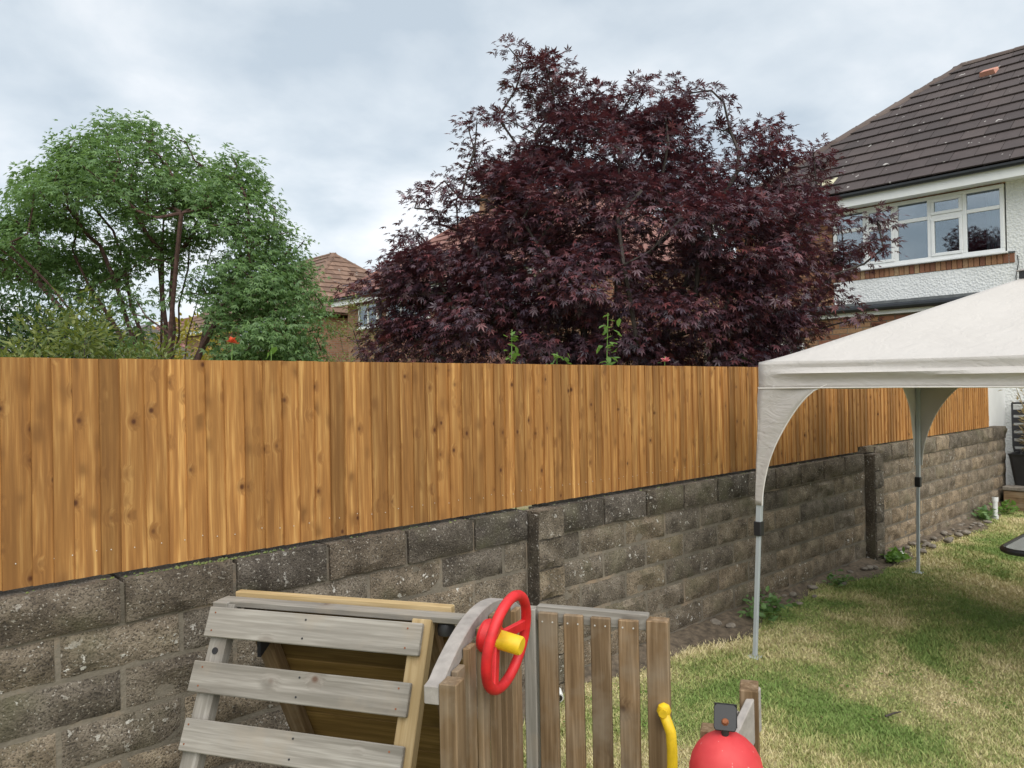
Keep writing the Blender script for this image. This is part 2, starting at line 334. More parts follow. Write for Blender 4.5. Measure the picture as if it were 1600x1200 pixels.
def brick_tex(name, a, b_, mortar, sx_=1.0):
    m, t, b = newmat(name); p = coords(t, 'Position')
    s = N(t, 'ShaderNodeSeparateXYZ'); t.links.new(p, s.inputs[0]); ad_ = N(t, 'ShaderNodeMath', operation='ADD'); t.links.new(s.outputs[0], ad_.inputs[0]); t.links.new(s.outputs[1], ad_.inputs[1])
    cb_ = N(t, 'ShaderNodeCombineXYZ'); t.links.new(ad_.outputs[0], cb_.inputs[0]); t.links.new(s.outputs[2], cb_.inputs[1])
    br = N(t, 'ShaderNodeTexBrick'); br.inputs['Color1'].default_value = (*a, 1); br.inputs['Color2'].default_value = (*b_, 1); br.inputs['Mortar'].default_value = (*mortar, 1)
    br.inputs['Scale'].default_value = 1; br.inputs['Brick Width'].default_value = 0.225 * sx_; br.inputs['Row Height'].default_value = 0.075; br.inputs['Mortar Size'].default_value = 0.006
    t.links.new(cb_.outputs[0], br.inputs['Vector'])
    col = mixc(t, ramp(t, noise(t, p, 1.3, 4), (0.4, (0, 0, 0)), (0.7, (0.35,) * 3)), br.outputs[0], tuple(x * 0.6 for x in a))
    t.links.new(col, b.inputs['Base Color']); b.inputs['Roughness'].default_value = 0.9; return m
M['brick_far'] = brick_tex('distant_brickwork', (0.26, 0.12, 0.068), (0.35, 0.21, 0.12), (0.26, 0.225, 0.185))
def render_mat():
    m, t, b = newmat('white_pebbledash'); c = coords(t, 'Position')
    v = N(t, 'ShaderNodeTexVoronoi'); v.inputs['Scale'].default_value = 32; t.links.new(c, v.inputs['Vector'])
    col = ramp(t, noise(t, c, 1.2, 6, 0.6), (0.35, (0.72, 0.73, 0.72)), (0.65, (0.82, 0.83, 0.82)))
    t.links.new(col, b.inputs['Base Color']); b.inputs['Roughness'].default_value = 0.9
    bump(t, b, v.outputs['Distance'], 0.8, 0.014); return m
M['render'] = render_mat()
M['paint_wall'] = plain('white_painted_wall', (0.72, 0.73, 0.73), 0.85, 0.05, 3, 0.3)
def tile_mat(name, stops, island=False, lichen=True):
    m, t, b = newmat(name); c = coords(t, 'Position')
    r = N(t, 'ShaderNodeNewGeometry').outputs['Random Per Island'] if island else N(t, 'ShaderNodeObjectInfo').outputs['Random']
    col = ramp(t, r, *stops)
    col = mixc(t, ramp(t, noise(t, c, 3, 5, 0.65), (0.4, (0, 0, 0)), (0.75, (0.5,) * 3)), col, tuple(x * 0.65 for x in stops[0][1]))
    if lichen:
        col = mixc(t, ramp(t, noise(t, c, 7.5, 2, 0.55), (0.705, (0, 0, 0)), (0.72, (0.9,) * 3)), col, (0.42, 0.40, 0.38))
    t.links.new(col, b.inputs['Base Color']); b.inputs['Roughness'].default_value = 0.8; bump(t, b, noise(t, c, 40, 3), 0.3, 0.004); return m
M['tile'] = tile_mat('brown_concrete_tile', [(0, (0.052, 0.040, 0.039)), (0.5, (0.066, 0.050, 0.049)), (1, (0.080, 0.061, 0.058))])
M['tile_i'] = tile_mat('brown_concrete_tiling', [(0, (0.052, 0.040, 0.039)), (0.5, (0.066, 0.050, 0.049)), (1, (0.080, 0.061, 0.058))], True)
M['tile_red'] = tile_mat('red_clay_tiling', [(0, (0.17, 0.075, 0.06)), (0.5, (0.23, 0.105, 0.085)), (1, (0.28, 0.14, 0.115))], True, False)
M['tile_old'] = tile_mat('mottled_brown_clay_tiling', [(0, (0.13, 0.078, 0.056)), (0.5, (0.19, 0.115, 0.08)), (1, (0.25, 0.155, 0.11))], True)
M['tile_grey'] = tile_mat('grey_tiling', [(0, (0.13, 0.12, 0.115)), (1, (0.19, 0.18, 0.17))], True)
M['ridge'] = tile_mat('mottled_ridge_tile', [(0, (0.075, 0.055, 0.048)), (0.5, (0.105, 0.076, 0.066)), (1, (0.15, 0.115, 0.10))])
M['vent_red'] = plain('terracotta_vent', (0.50, 0.24, 0.18), 0.8, 0.1)
M['pale_tile'] = plain('pale_patch_tile', (0.55, 0.52, 0.36), 0.8, 0.1)
def glass_mat():
    m, t, b = newmat('window_glass'); t.nodes.remove(b)
    g = N(t, 'ShaderNodeBsdfGlossy'); g.inputs['Roughness'].default_value = 0.02; g.inputs['Color'].default_value = (0.82, 0.9, 0.97, 1)
    tr = N(t, 'ShaderNodeBsdfTransparent'); tr.inputs[0].default_value = (0.72, 0.78, 0.80, 1)
    fr = N(t, 'ShaderNodeFresnel'); fr.inputs[0].default_value = 2.1
    ad_ = N(t, 'ShaderNodeMath', operation='ADD'); ad_.inputs[1].default_value = 0.10; t.links.new(fr.outputs[0], ad_.inputs[0])
    mx_ = N(t, 'ShaderNodeMixShader'); t.links.new(ad_.outputs[0], mx_.inputs[0]); t.links.new(tr.outputs[0], mx_.inputs[1]); t.links.new(g.outputs[0], mx_.inputs[2])
    t.links.new(mx_.outputs[0], t.nodes['Material Output'].inputs[0]); return m
M['glass'] = glass_mat()
def fabric_mat(name, col, trans, tf):
    m, t, b = newmat(name); c = coords(t, 'Position')
    t.links.new(ramp(t, noise(t, c, 2.5, 5, 0.6), (0.3, tuple(x * 0.93 for x in col)), (0.7, col)), b.inputs['Base Color']); b.inputs['Roughness'].default_value = 0.65
    b.inputs['Specular IOR Level'].default_value = 0.3
    bump(t, b, noise(t, coords(t, 'Position', (1, 1, 2.2)), 7, 5, 0.6, 1.4), 0.33, 0.03)
    tr = N(t, 'ShaderNodeBsdfTranslucent'); tr.inputs[0].default_value = (*trans, 1); mx_ = N(t, 'ShaderNodeMixShader'); mx_.inputs[0].default_value = tf
    t.links.new(b.outputs[0], mx_.inputs[1]); t.links.new(tr.outputs[0], mx_.inputs[2]); t.links.new(mx_.outputs[0], t.nodes['Material Output'].inputs[0]); return m
M['canopy'] = fabric_mat('beige_canopy_fabric', (0.555, 0.525, 0.495), (0.30, 0.28, 0.24), 0.02)
M['piping'] = plain('pale_piping', (0.74, 0.71, 0.67), 0.7, 0.04)
M['tabletop'] = plain('dark_glass_tabletop', (0.10, 0.115, 0.11), 0.08, 0.1)

# ================================================================== SETTING: ground
g = MB().add([(-400, -400, 0), (800, -400, 0), (800, 800, 0), (-400, 800, 0)], [(0, 1, 2, 3)])
lawn = g.build('lawn', M['lawn']); lawn['kind'] = 'structure'
# bare soil strip along the wall foot
nx, ny = 150, 7
xs = np.linspace(-0.6, 12.3, nx); vv = []
for i, x in enumerate(xs):
    edge = 2.93 + 0.09 * math.sin(x * 2.3) + 0.06 * math.sin(x * 5.9 + 1) + 0.02 * random.uniform(-1, 1)
    for j in range(ny):
        q = j / (ny - 1); vv.append((x, edge + (3.135 - edge) * q, 0.004 + (0.05 * q ** 1.3 + random.uniform(-.008, .012)) * (1 if j else 0)))
ff = [(i * ny + j, (i + 1) * ny + j, (i + 1) * ny + j + 1, i * ny + j + 1) for i in range(nx - 1) for j in range(ny - 1)]
so = mesh_obj('soil_border', mesh_np('soil_border', vv, ff, True), M['soil']); so['kind'] = 'structure'

# ================================================================== BLOCK WALL
WY = 3.12
wall = thing('block_wall', 'long grey rock-faced concrete block wall with pillars under the timber fence', 'wall', (5.5, WY, 0))
def rock_mesh(name, L, H, D, seed, bulge=0.022):
    bulge *= .62; r = random.Random(seed); gx, gz = 11, 5
    ph = [(r.uniform(0, 6.28), r.uniform(5, 22), r.uniform(8, 40), r.uniform(0, 6.28)) for _ in range(6)]
    v = []; f = []
    for j in range(gz):
        for i in range(gx):
            fx, fz = i / (gx - 1), j / (gz - 1)
            x = (fx - 0.5) * L; z = fz * H
            ed = min(fx, 1 - fx) * L, min(fz, 1 - fz) * H
            k = min(1, min(ed) / 0.028)
            d = bulge * k * (0.55 + 0.45 * r.random()) + k * 0.005 * sum(math.sin(a + x * b + z * c) for a, b, c, q in ph[:4])
            if 0 < i < gx - 1: x += r.uniform(-.008, .008)
            if 0 < j < gz - 1: z += r.uniform(-.006, .006)
            if i in (0, gx - 1) or j in (0, gz - 1): d += r.uniform(-.004, .001); z += r.uniform(-.003, .003)
            v.append((x, -d, z))
    for j in range(gz - 1):
        for i in range(gx - 1): f.append((j * gx + i, j * gx + i + 1, (j + 1) * gx + i + 1, (j + 1) * gx + i))
    rim = [i for i in range(gx)] + [j * gx + gx - 1 for j in range(1, gz)] + [(gz - 1) * gx + i for i in range(gx - 2, -1, -1)] + [j * gx for j in range(gz - 2, 0, -1)]
    b0 = len(v); v += [(v[i][0], D, v[i][2]) for i in rim]; n = len(rim)
    for k in range(n): f.append((rim[(k + 1) % n], rim[k], b0 + k, b0 + (k + 1) % n))
    f.append(tuple(b0 + k for k in range(n)))
    mb = MB().add(v, f); me = mb.mesh(name, smooth=True); me.materials.append(M['block']); return me
CH = 0.165; BL = 0.43
VAR = {}
def variants(L, H, D, bulge, n=8):
    k = (round(L, 3), round(H, 3), D)
    if k not in VAR: VAR[k] = [rock_mesh('block', L, H, D, 100 * len(VAR) + i, bulge) for i in range(n)]
    return VAR[k]
def put_block(x0, x1, z, H, D, y, tint, name='block', bulge=0.022):
    L = round(x1 - x0, 2); me = random.choice(variants(L, H, D, bulge, 8 if L > .4 else 3))
    flip = random.random() < 0.5
    Mx = Matrix.Translation((x0 + (x1 - x0) / 2, y, z)) @ Matrix.Rotation(random.uniform(-.006, .006), 4, 'Y') @ Matrix.Rotation(random.uniform(-.006, .006), 4, 'Z')
    o = mesh_obj(name, me, None, wall, Mx); s = random.uniform(.88, 1.1); o.color = (tint[0] * s, tint[1] * s, tint[2] * s, 1); return o
def wall_section(xa, xb, ztop, joint0, dark):
    core = MB().box((xa, WY + 0.003, -0.1), (xb, WY + 0.20, ztop - 0.02)); core.build('mortar', M['mortar'], wall)
    for c in range(8):
        z = ztop - CH * (c + 1)
        if z < -0.17: break
        off = joint0 + (BL / 2 if c % 2 else 0)
        x = off - BL * math.ceil((off - xa) / BL)
        while x < xb - 0.02:
            a, b = max(x, xa), min(x + BL, xb)
            if b - a > 0.05:
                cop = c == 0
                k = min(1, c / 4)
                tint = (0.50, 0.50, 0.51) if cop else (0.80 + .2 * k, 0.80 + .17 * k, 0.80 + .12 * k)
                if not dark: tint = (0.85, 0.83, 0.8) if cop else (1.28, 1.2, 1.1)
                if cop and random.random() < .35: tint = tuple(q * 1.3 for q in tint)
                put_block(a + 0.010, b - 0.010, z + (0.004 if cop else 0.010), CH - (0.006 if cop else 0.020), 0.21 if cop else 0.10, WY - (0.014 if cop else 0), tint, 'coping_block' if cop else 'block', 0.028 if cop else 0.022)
            x += BL
def pillar(xa, xb, ztop, p, tint, top_extra=0):
    c = 0; z = ztop - CH
    MB().box((xa + .01, WY - p + .03, -0.1), (xb - .01, WY + .03, ztop - .02)).build('pillar_mortar', M['mortar'], wall)
    while z > -0.17:
        o = put_block(xa + .001, xb - .001, z + .005, CH - .010, p + 0.02, WY - p + 0.012, tint, 'pillar_block', 0.014); z -= CH; c += 1
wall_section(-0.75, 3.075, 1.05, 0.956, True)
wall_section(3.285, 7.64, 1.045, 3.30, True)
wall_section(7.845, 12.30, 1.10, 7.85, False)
pillar(3.08, 3.28, 1.05, 0.10, (0.95, 0.92, 0.86))
M['dark_conc'] = plain('dark_concrete', (0.095, 0.086, 0.072), 0.95, 0.45, 16, 0.9)
for xa in (3.08, 7.645): MB().box((xa - .006, WY - .084, 0), (xa + .0, WY + .004, 1.03)).build('pillar_flank', M['block'], wall, bevel=.002).color = (.42, .42, .42, 1)  # thin strip on each pillar's side face, tinted darker than its front
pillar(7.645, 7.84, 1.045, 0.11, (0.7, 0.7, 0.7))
put_block(7.66, 7.84, 1.05, 0.06, .2, WY - .01, (.7, .7, .7), 'coping_block', 0.01)
# green moss along the fence foot
mv = []
for x in [random.uniform(0.6, 7.5) for _ in range(110)] + [random.gauss(1.33, .16) for _ in range(150)] + [random.uniform(7.9, 11.6) for _ in range(80)]:
    mv.append((x, 3.132 + random.uniform(0, .02), (1.047 if x < 7.7 else 1.10) + random.uniform(-.003, .006), random.uniform(.003, .010)))
mm = MB()
for x, y, z, r in mv: mm.add([(x - r, y, z), (x, y - r * .8, z), (x + r, y, z), (x, y + r * .6, z), (x, y, z + r * .8)], [(0, 1, 4), (1, 2, 4), (2, 3, 4), (3, 0, 4)])
mo = mm.build('moss', M['olive_leaf'], wall); mo['kind'] = 'stuff'

# ================================================================== TIMBER FENCE
fence = thing('timber_fence', 'orange-brown feather-edge board fence standing on top of the block wall', 'fence', (5.5, 3.16, 1.05))
BP = 0.0815; x = -0.35; boards = []
bv = []
for i in range(5):
    r = random.Random(i); wd = 0.098
    mb = MB(); t0, t1 = 0.006, 0.017
    sec = [(-wd / 2, 0.0), (wd / 2, 0.010), (wd / 2, 0.010 + t0), (-wd / 2, t1)]
    zs = [0, 0.2, 0.4, 0.6, 0.795]; v = []; f = []
    for z in zs:
        wob = r.uniform(-.0015, .0015); v += [(a + wob, b + r.uniform(-.0012, .0012), z) for a, b in sec]
    for k in range(len(zs) - 1):
        for j in range(4): f.append((k * 4 + j, k * 4 + (j + 1) % 4, (k + 1) * 4 + (j + 1) % 4, (k + 1) * 4 + j))
    f += [(3, 2, 1, 0), tuple(16 + j for j in range(4))]
    me = mb.add(v, f).mesh('board'); me.materials.append(M['fence']); bv.append(me)
nm = MB()
while x < 11.78:
    z0 = 1.066 if x < 7.62 else 1.112
    top = 1.866 + random.uniform(-.001, .001)
    sc_ = (top - z0) / 0.795; wsc = random.uniform(1.0, 1.06)
    y = 3.152 + random.uniform(-.002, .002)
    Mx = Matrix.Translation((x, y, z0)) @ Matrix.Rotation(random.uniform(-.004, .004), 4, 'Y') @ Matrix.Rotation(random.uniform(0.005, .04), 4, 'Z') @ Matrix.Diagonal((wsc, 1, sc_, 1))
    mesh_obj('board', random.choice(bv), None, fence, Mx)
    for zz in ((z0 + .085, ) if x < 5 else ()):
        c = Vector((x + random.uniform(-.02, .02), y - .0005, zz + random.uniform(-.008, .008)))
        nm.lathe([(.0024, 0), (.0018, .0012)], (0, 0, 0), 6); n = 12
        for q in range(len(nm.v) - n, len(nm.v)):
            vx = nm.v[q]; nm.v[q] = (c.x + vx[0], c.y - vx[2], c.z + vx[1])
    x += BP * random.uniform(.82, 1.14)
no = nm.build('nail', M['nail'], fence); no['kind'] = 'stuff'
for z in (1.22, 1.70): plank('rail', (-0.4, 3.195, z), (11.8, 3.195, z), 0.075, 0.045, (0, 0, 1), M['fence'], fence)

# ================================================================== HOUSES
def slope_tiles(parent, o, u, v, L, uL, uR, mat, mat_i, gauge=0.328, wid=0.335, objects=True, limit=None, name='tile', thick=0.02):
    """tiles on a slope: o lower corner, u along eave, v up the slope; uL(s),uR(s) limits at slope length s"""
    o, u, v = Vector(o), Vector(u).normalized(), Vector(v).normalized(); n = u.cross(v).normalized()
    if n.z < 0: n = -n
    rows = int(round(L / gauge)); gauge = L / rows; joined = MB()
    cache = {}
    for r in range(rows):
        s0 = r * gauge; a, b = uL(s0 + gauge * .4), uR(s0 + gauge * .4)
        off = (wid / 2 if r % 2 else 0); k = math.floor((a - off) / wid); x0 = off + k * wid
        while x0 < b:
            xa, xb = max(x0, a), min(x0 + wid, b)
            if xb - xa > 0.03:
                w_ = round(xb - xa - 0.008, 3); ln = gauge * 1.16
                # slab lifted at its lower edge
                def pts(W, jx=0, jz=0):
                    return [(0, -0.0, .034 + jz), (W, 0, .034 + jz), (W, ln, .002), (0, ln, .002), (0, 0, .034 + thick + jz), (W, 0, .034 + thick + jz), (W, ln, .002 + thick), (0, ln, .002 + thick)]
                F = [(0, 3, 2, 1), (4, 5, 6, 7), (0, 1, 5, 4), (1, 2, 6, 5), (2, 3, 7, 6), (3, 0, 4, 7)]
                p = o + u * (xa + .004) + v * s0
                if objects and (limit is None or limit(xa, s0)):
                    if w_ not in cache:
                        me = MB().add(pts(w_), F).mesh(name); me.materials.append(mat); cache[w_] = me
                    hand = u.cross(v); zz = hand.normalized()
                    Mx = Matrix(((u.x, v.x, zz.x, p.x), (u.y, v.y, zz.y, p.y), (u.z, v.z, zz.z, p.z), (0, 0, 0, 1)))
                    if zz.dot(n) < 0: Mx = Mx @ Matrix.Diagonal((1, 1, -1, 1))
                    Mx = Mx @ Matrix.Translation((0, random.uniform(-.004, .004), random.uniform(0, .004)))
                    mesh_obj(name, cache[w_], None, parent, Mx)
                else:
                    jz = random.uniform(0, .004)
                    joined.add([p + u * q[0] + v * q[1] + n * q[2] for q in pts(w_, 0, jz)], F)
            x0 += wid
    if joined.v:
        j = joined.build('tiling', mat_i, parent); j['kind'] = 'stuff'
def cap_line(parent, p0, p1, mat, step=0.42, rad=0.12, joined=False, name='ridge_tile'):
    p0, p1 = Vector(p0), Vector(p1); d = p1 - p0; n = max(1, int(d.length / step)); d /= n
    side = d.normalized().cross(Vector((0, 0, 1))).normalized(); up = side.cross(d).normalized()
    J = MB()
    for i in range(n):
        a = p0 + d * i - d * .03; b = p0 + d * (i + 1); mb = J if joined else MB(); v = []
        for q, rr in ((a, rad * .96), (b, rad * 1.04)):
            for k in range(7):
                an = math.pi * k / 6; v.append(q + side * math.cos(an) * rr + up * (math.sin(an) * rr * .75 - .03))
        for q, rr in ((a, rad * .96 - .015), (b, rad * 1.04 - .015)):
            for k in range(7):
                an = math.pi * k / 6; v.append(q + side * math.cos(an) * rr + up * (math.sin(an) * rr * .75 - .035))
        f = [(k, k + 1, 8 + k, 7 + k) for k in range(6)] + [(14 + k, 21 + k, 22 + k, 15 + k) for k in range(6)] + [(k, 14 + k, 15 + k, k + 1) for k in range(6)] + [(7 + k, 8 + k, 22 + k, 21 + k) for k in range(6)]
        mb.add(v, f)
        if not joined: mb.build(name, mat, parent)
    if joined: J.build(name, mat, parent)
def window(parent, X, y0, y1, z0, z1, lights, face='X', transom=0.66, opener=(), curtain=False):
    """face X: plane at x=X looking to -X, y along; face Y: plane at y=X looking to -Y, x along"""
    def P(a, d, z): return (X + d, a, z) if face == 'X' else (a, X + d, z)
    def bx(mb, a0, a1, d0, d1, za, zb):
        p, q = P(a0, d0, za), P(a1, d1, zb); return mb.box(tuple(min(i, j) for i, j in zip(p, q)), tuple(max(i, j) for i, j in zip(p, q)))
    T = 0.055
    fr = MB(); bx(fr, y0, y1, -.03, .04, z0, z0 + T); bx(fr, y0, y1, -.03, .04, z1 - T, z1)
    for a in (y0, y1 - T): bx(fr, a, a + T, -.03, .04, z0 + T, z1 - T)
    n = lights; pw = (y1 - y0 - T) / n
    wnd = fr.build('window', M['white'], parent, bevel=.006)
    for i in range(1, n):
        a = y0 + T / 2 + pw * i - T / 2; mb = MB(); bx(mb, a, a + T, -.028, .038, z0 + T, z1 - T); mb.build('mullion', M['white'], wnd, bevel=.005)
    for i in range(n):
        a, b = y0 + T + pw * i, y0 + T + pw * (i + 1) - T
        zt = z0 + (z1 - z0) * transom
        zones = [(z0 + T, z1 - T)] if not transom else [(z0 + T, zt - T / 2), (zt + T / 2, z1 - T)]
        if transom: mb = MB(); bx(mb, a, b, -.026, .036, zt - T / 2, zt + T / 2); mb.build('transom', M['white'], wnd, bevel=.005)
        for za, zb in zones:
            if i in opener:
                s = .045; mb = MB(); bx(mb, a + .001, b - .001, -.045, .01, za, za + s); bx(mb, a + .001, b - .001, -.045, .01, zb - s, zb); bx(mb, a + .001, a + s, -.045, .01, za + s, zb - s); bx(mb, b - s, b - .001, -.045, .01, za + s, zb - s)
                mb.build('sash', M['white'], wnd, bevel=.005)
                mb = MB(); bx(mb, a + s, b - s, -.012, -.006, za + s, zb - s); mb.build('pane', M['glass'], wnd)
            else:
                mb = MB(); bx(mb, a, b, -.002, .004, za, zb); mb.build('pane', M['glass'], wnd)
    rm = MB(); bx(rm, y0 + .02, y1 - .02, .50, .52, z0 - .02, z1 - .02); rm.build('room_back', M['interior'], wnd)
    if curtain:
        mb = MB(); k = 26
        v = []
        for i in range(k):
            a = y0 + .06 + .20 * i / (k - 1); d = .10 + .018 * math.sin(i * 1.15); v += [P(a, d, z0 + .06), P(a, d, z1 - .06)]
        mb.add(v, [(2 * i, 2 * i + 2, 2 * i + 3, 2 * i + 1) for i in range(k - 1)]); mb.build('curtain', M['curtain'], wnd, smooth=True)
    mb = MB(); bx(mb, y0 - .04, y1 + .04, -.09, .02, z0 - .03, z0 - .003); mb.build('sill', M['white'], wnd, bevel=.004)
    return wnd
HX = 12.9; EX = 12.5; RX = 15.8
def hip_house(h, ya, yb, ez, rz, mat, mat_i, objs, wallmat, near_hip=True, far_hip=True, gx=HX, wall_z=None, limit=None, hip_tiles=False, capmat=None, holes=()):
    run = RX - EX; L = math.hypot(run, rz - ez); vx = (run / L, 0, (rz - ez) / L)
    ea, eb = ya - .35, yb + .35
    k = run / L
    slope_tiles(h, (EX, ea, ez), (0, 1, 0), vx, L, (lambda s: s * k) if near_hip else (lambda s: 0), (lambda s: (eb - ea) - s * k) if far_hip else (lambda s: eb - ea), mat, mat_i, objects=objs, limit=limit)
    ra, rb = (ea + run if near_hip else ea), (eb - run if far_hip else eb)
    XR = 2 * RX - EX; d = .012
    P = [(EX + .02, ea, ez - d), (XR, ea, ez - d), (XR, eb, ez - d), (EX + .02, eb, ez - d), (RX, ra, rz - d), (RX, rb, rz - d)]
    MB().add(P, [(0, 4, 5, 3), (1, 2, 5, 4), (0, 1, 4), (2, 3, 5), (0, 3, 2, 1)]).build('roof_deck', mat_i, h)
    if hip_tiles: slope_tiles(h, (XR, ea, ez), (-1, 0, 0), (0, run / L, (rz - ez) / L), L, lambda s: s * k, lambda s: (XR - EX) - s * k, mat, mat_i, objects=False)
    cm = capmat or M['ridge']
    cap_line(h, (RX, ra, rz), (RX, rb, rz), cm, joined=not objs)
    if far_hip: cap_line(h, (EX, eb, ez + .03), (RX, rb, rz), cm, joined=not objs, name='hip_tile')
    if near_hip: cap_line(h, (EX, ea, ez + .03), (RX, ra, rz), cm, joined=not objs, name='hip_tile'); cap_line(h, (XR, ea, ez + .03), (RX, ra, rz), cm, joined=True, name='hip_tile')
    # gutter and fascia on the garden side
    MB().box((EX + .03, ea + .02, ez - .20), (EX + .06, eb - .02, ez - .02)).build('fascia', M['white'], h)
    MB().box((EX + .06, ea + .02, ez - .17), (gx + .02, eb - .02, ez - .15)).build('soffit', M['white'], h)
    gm = MB(); prof = [(-.085, 0), (-.085, -.03), (-.065, -.058), (-.025, -.058), (0, -.03), (0, 0)]
    v = []
    for y in (ea, eb): v += [(EX + .028 + a, y, ez - .005 + b) for a, b in prof]
    gm.add(v, [(i, i + 1, 7 + i, 6 + i) for i in range(5)] + [(0, 6, 11, 5), (5, 4, 3, 2, 1, 0), (6, 7, 8, 9, 10, 11)]); gm.build('gutter', M['dark_gutter'], h)
    return
# --- the semi-detached house at the end of the wall
home = thing('semi_detached_house', 'brick and white pebbledash house with brown tiled hip roof right of the purple maple', 'house', (13, 4, 0))
hip_house(home, -6.0, 7.5, 4.74, 7.44, M['tile'], M['tile_i'], True, None, near_hip=True, limit=lambda a, s: a - 6.35 > 1.6)
# walls: a window opening Y 3.19-5.69, Z 3.57-4.55
WY0, WY1, WZ0, WZ1 = 3.19, 5.69, 3.57, 4.55
wl = MB()
wl.box((HX, -6, 0), (HX + .25, WY0, 4.60)); wl.build('render_wall', M['render'], home)
MB().box((HX, WY0, 0), (HX + .25, WY1 + .02, WZ0 - .17)).build('render_panel', M['render'], home)
MB().box((HX + .012, WY1 + .02, 0), (HX + .25, 7.5, 4.60)).build('brick_backing', M['mortar'], home)
MB().box((HX + .03, WY0 + .001, WZ0 - .169), (HX + .25, WY1 + .019, WZ0 - .031)).build('sill_backing', M['mortar'], home)
MB().box((HX + .03, WY0 + .001, WZ1), (HX + .25, WY1 + .019, 4.60)).build('lintel_backing', M['mortar'], home)
MB().box((HX + .25, 7.2, 0), (18.3, 7.5, 4.6)).build('side_wall', M['brick_far'], home)
MB().box((HX + .25, -6, 0), (18.3, -5.7, 4.6)).build('side_wall', M['render'], home)
MB().box((18.3, -6, 0), (18.6, 7.5, 4.6)).build('front_wall', M['brick_far'], home)
bk = MB().box((-.1055, 0, 0), (.1055, .04, .064)).mesh('brick', bevel=.003); bk.materials.append(M['brick'])
bks = MB().box((-.033, 0, 0), (.033, .05, .135)).mesh('brick', bevel=.003); bks.materials.append(M['brick'])
def face_bricks(parent, X, y0, y1, z0, z1, asobj, name='brick'):
    J = MB(); r = 0; z = z0
    while z + .064 <= z1 + .001:
        y = y0 - (.1125 if r % 2 else 0)
        while y < y1:
            a, b = max(y, y0), min(y + .215, y1)
            if b - a > .05:
                jx = random.uniform(-.003, .002)
                if asobj and b - a > .21:
                    mesh_obj(name, bk, None, parent, Matrix.Translation((X - .006 + jx, (a + b) / 2, z)) @ Matrix.Rotation(-math.pi / 2, 4, 'Z'))
                else: J.box((X - .006 + jx, a + .002, z), (X + .034, b - .002, z + .064))
            y += .225
        z += .075; r += 1
    if J.v: q = J.build('brickwork', M['brick_i'], parent); q['kind'] = 'stuff'
face_bricks(home, HX, WY1 + .025, 7.5, 2.95, 4.58, True)
y = WY0 - .10
while y < WY1 - .02:      # soldier course under the window
    mesh_obj('brick', bks, None, home, Matrix.Translation((HX - .012 + random.uniform(-.003, .002), y + .04, WZ0 - .168)) @ Matrix.Rotation(-math.pi / 2, 4, 'Z')); y += .075
J = MB(); y = WY0
while y < WY1: J.box((HX - .006, y + .003, WZ1 + .004), (HX + .03, y + .066, 4.598)); y += .075
q = J.build('lintel_bricks', M['brick_i'], home); q['kind'] = 'stuff'
window(home, HX, WY0 + .02, WY1, WZ0, WZ1 - .004, 5, 'X', 0.67, opener=(1, 3), curtain=True)
MB().box((HX - .03, WY0 - .1, WZ0 - .026), (HX + .0, WY1 + .06, WZ0 - .005)).build('drip_strip', M['lead'], home)
cb2 = MB().tube([(HX - .012, 3.06, 3.5), (HX - .02, 3.05, 3.38), (HX - .012, 3.085, 3.2), (HX - .012, 3.06, 2.9)], .006, 5); cb2.build('cable', M['black'], home)
av = MB(); av.box((HX - .012, 2.62, 4.30), (HX - .002, 2.92, 4.46)); avo = av.build('air_vent', M['white'], home)
ah = MB()
for i in range(7):
    for j in range(4): ah.box((HX - .016, 2.64 + i * .04, 4.315 + j * .035), (HX - .0125, 2.662 + i * .04, 4.335 + j * .035))
ah.build('vent_hole', M['black'], avo)
# red vent tile and pale patch on the roof
rl = math.hypot(3.3, 2.7); vsl = Vector((3.3 / rl, 0, 2.7 / rl)); nsl = Vector((-2.7 / rl, 0, 3.3 / rl))
def on_roof(y, s, h): return Vector((EX, y, 4.74)) + vsl * s + nsl * h
vt = MB()
p = [on_roof(3.83, 3.36, .03), on_roof(4.08, 3.36, .03), on_roof(4.08, 3.62, .03), on_roof(3.83, 3.62, .03), on_roof(3.85, 3.36, .13), on_roof(4.06, 3.36, .13), on_roof(4.06, 3.62, .06), on_roof(3.85, 3.62, .06)]
vt.add(p, [(0, 3, 2, 1), (4, 5, 6, 7), (0, 1, 5, 4), (1, 2, 6, 5), (2, 3, 7, 6), (3, 0, 4, 7)]).build('roof_vent', M['vent_red'], home)
pt = MB(); p = [on_roof(5.62, .36, .05), on_roof(5.90, .36, .05), on_roof(5.90, .60, .03), on_roof(5.62, .60, .03)]
pt.add(p + [q + nsl * .012 for q in p], [(0, 3, 2, 1), (4, 5, 6, 7), (0, 1, 5, 4), (1, 2, 6, 5), (2, 3, 7, 6), (3, 0, 4, 7)]).build('patched_tile', M['pale_tile'], home)
# --- ground-floor extension
XE = 11.6
MB().box((XE, 3.26, 0), (XE + .2, 7.4, 2.70)).build('extension_wall', M['mortar'], home)
MB().box((XE + .2, 3.26, 0), (HX, 3.46, 2.70)).build('extension_side', M['paint_wall'], home)
MB().box((XE + .2, 7.2, 0), (HX, 7.4, 2.70)).build('extension_side', M['brick_far'], home)
MB().box((XE - .06, 3.20, 2.70), (HX + .02, 7.46, 2.84)).build('extension_fascia', M['white'], home)
MB().box((XE - .12, 3.16, 2.845), (HX + .02, 7.5, 2.885)).build('flat_roof_edge', M['lead'], home)
gm = MB().tube([(XE - .10, 3.18, 2.80), (XE - .10, 7.5, 2.80)], .048, 10); gm.build('extension_gutter', M['dark_gutter'], home)
face_bricks(home, XE, 3.262, 5.6, 2.24, 2.70, True)
face_bricks(home, XE, 5.6, 7.4, 2.46, 2.70, False)
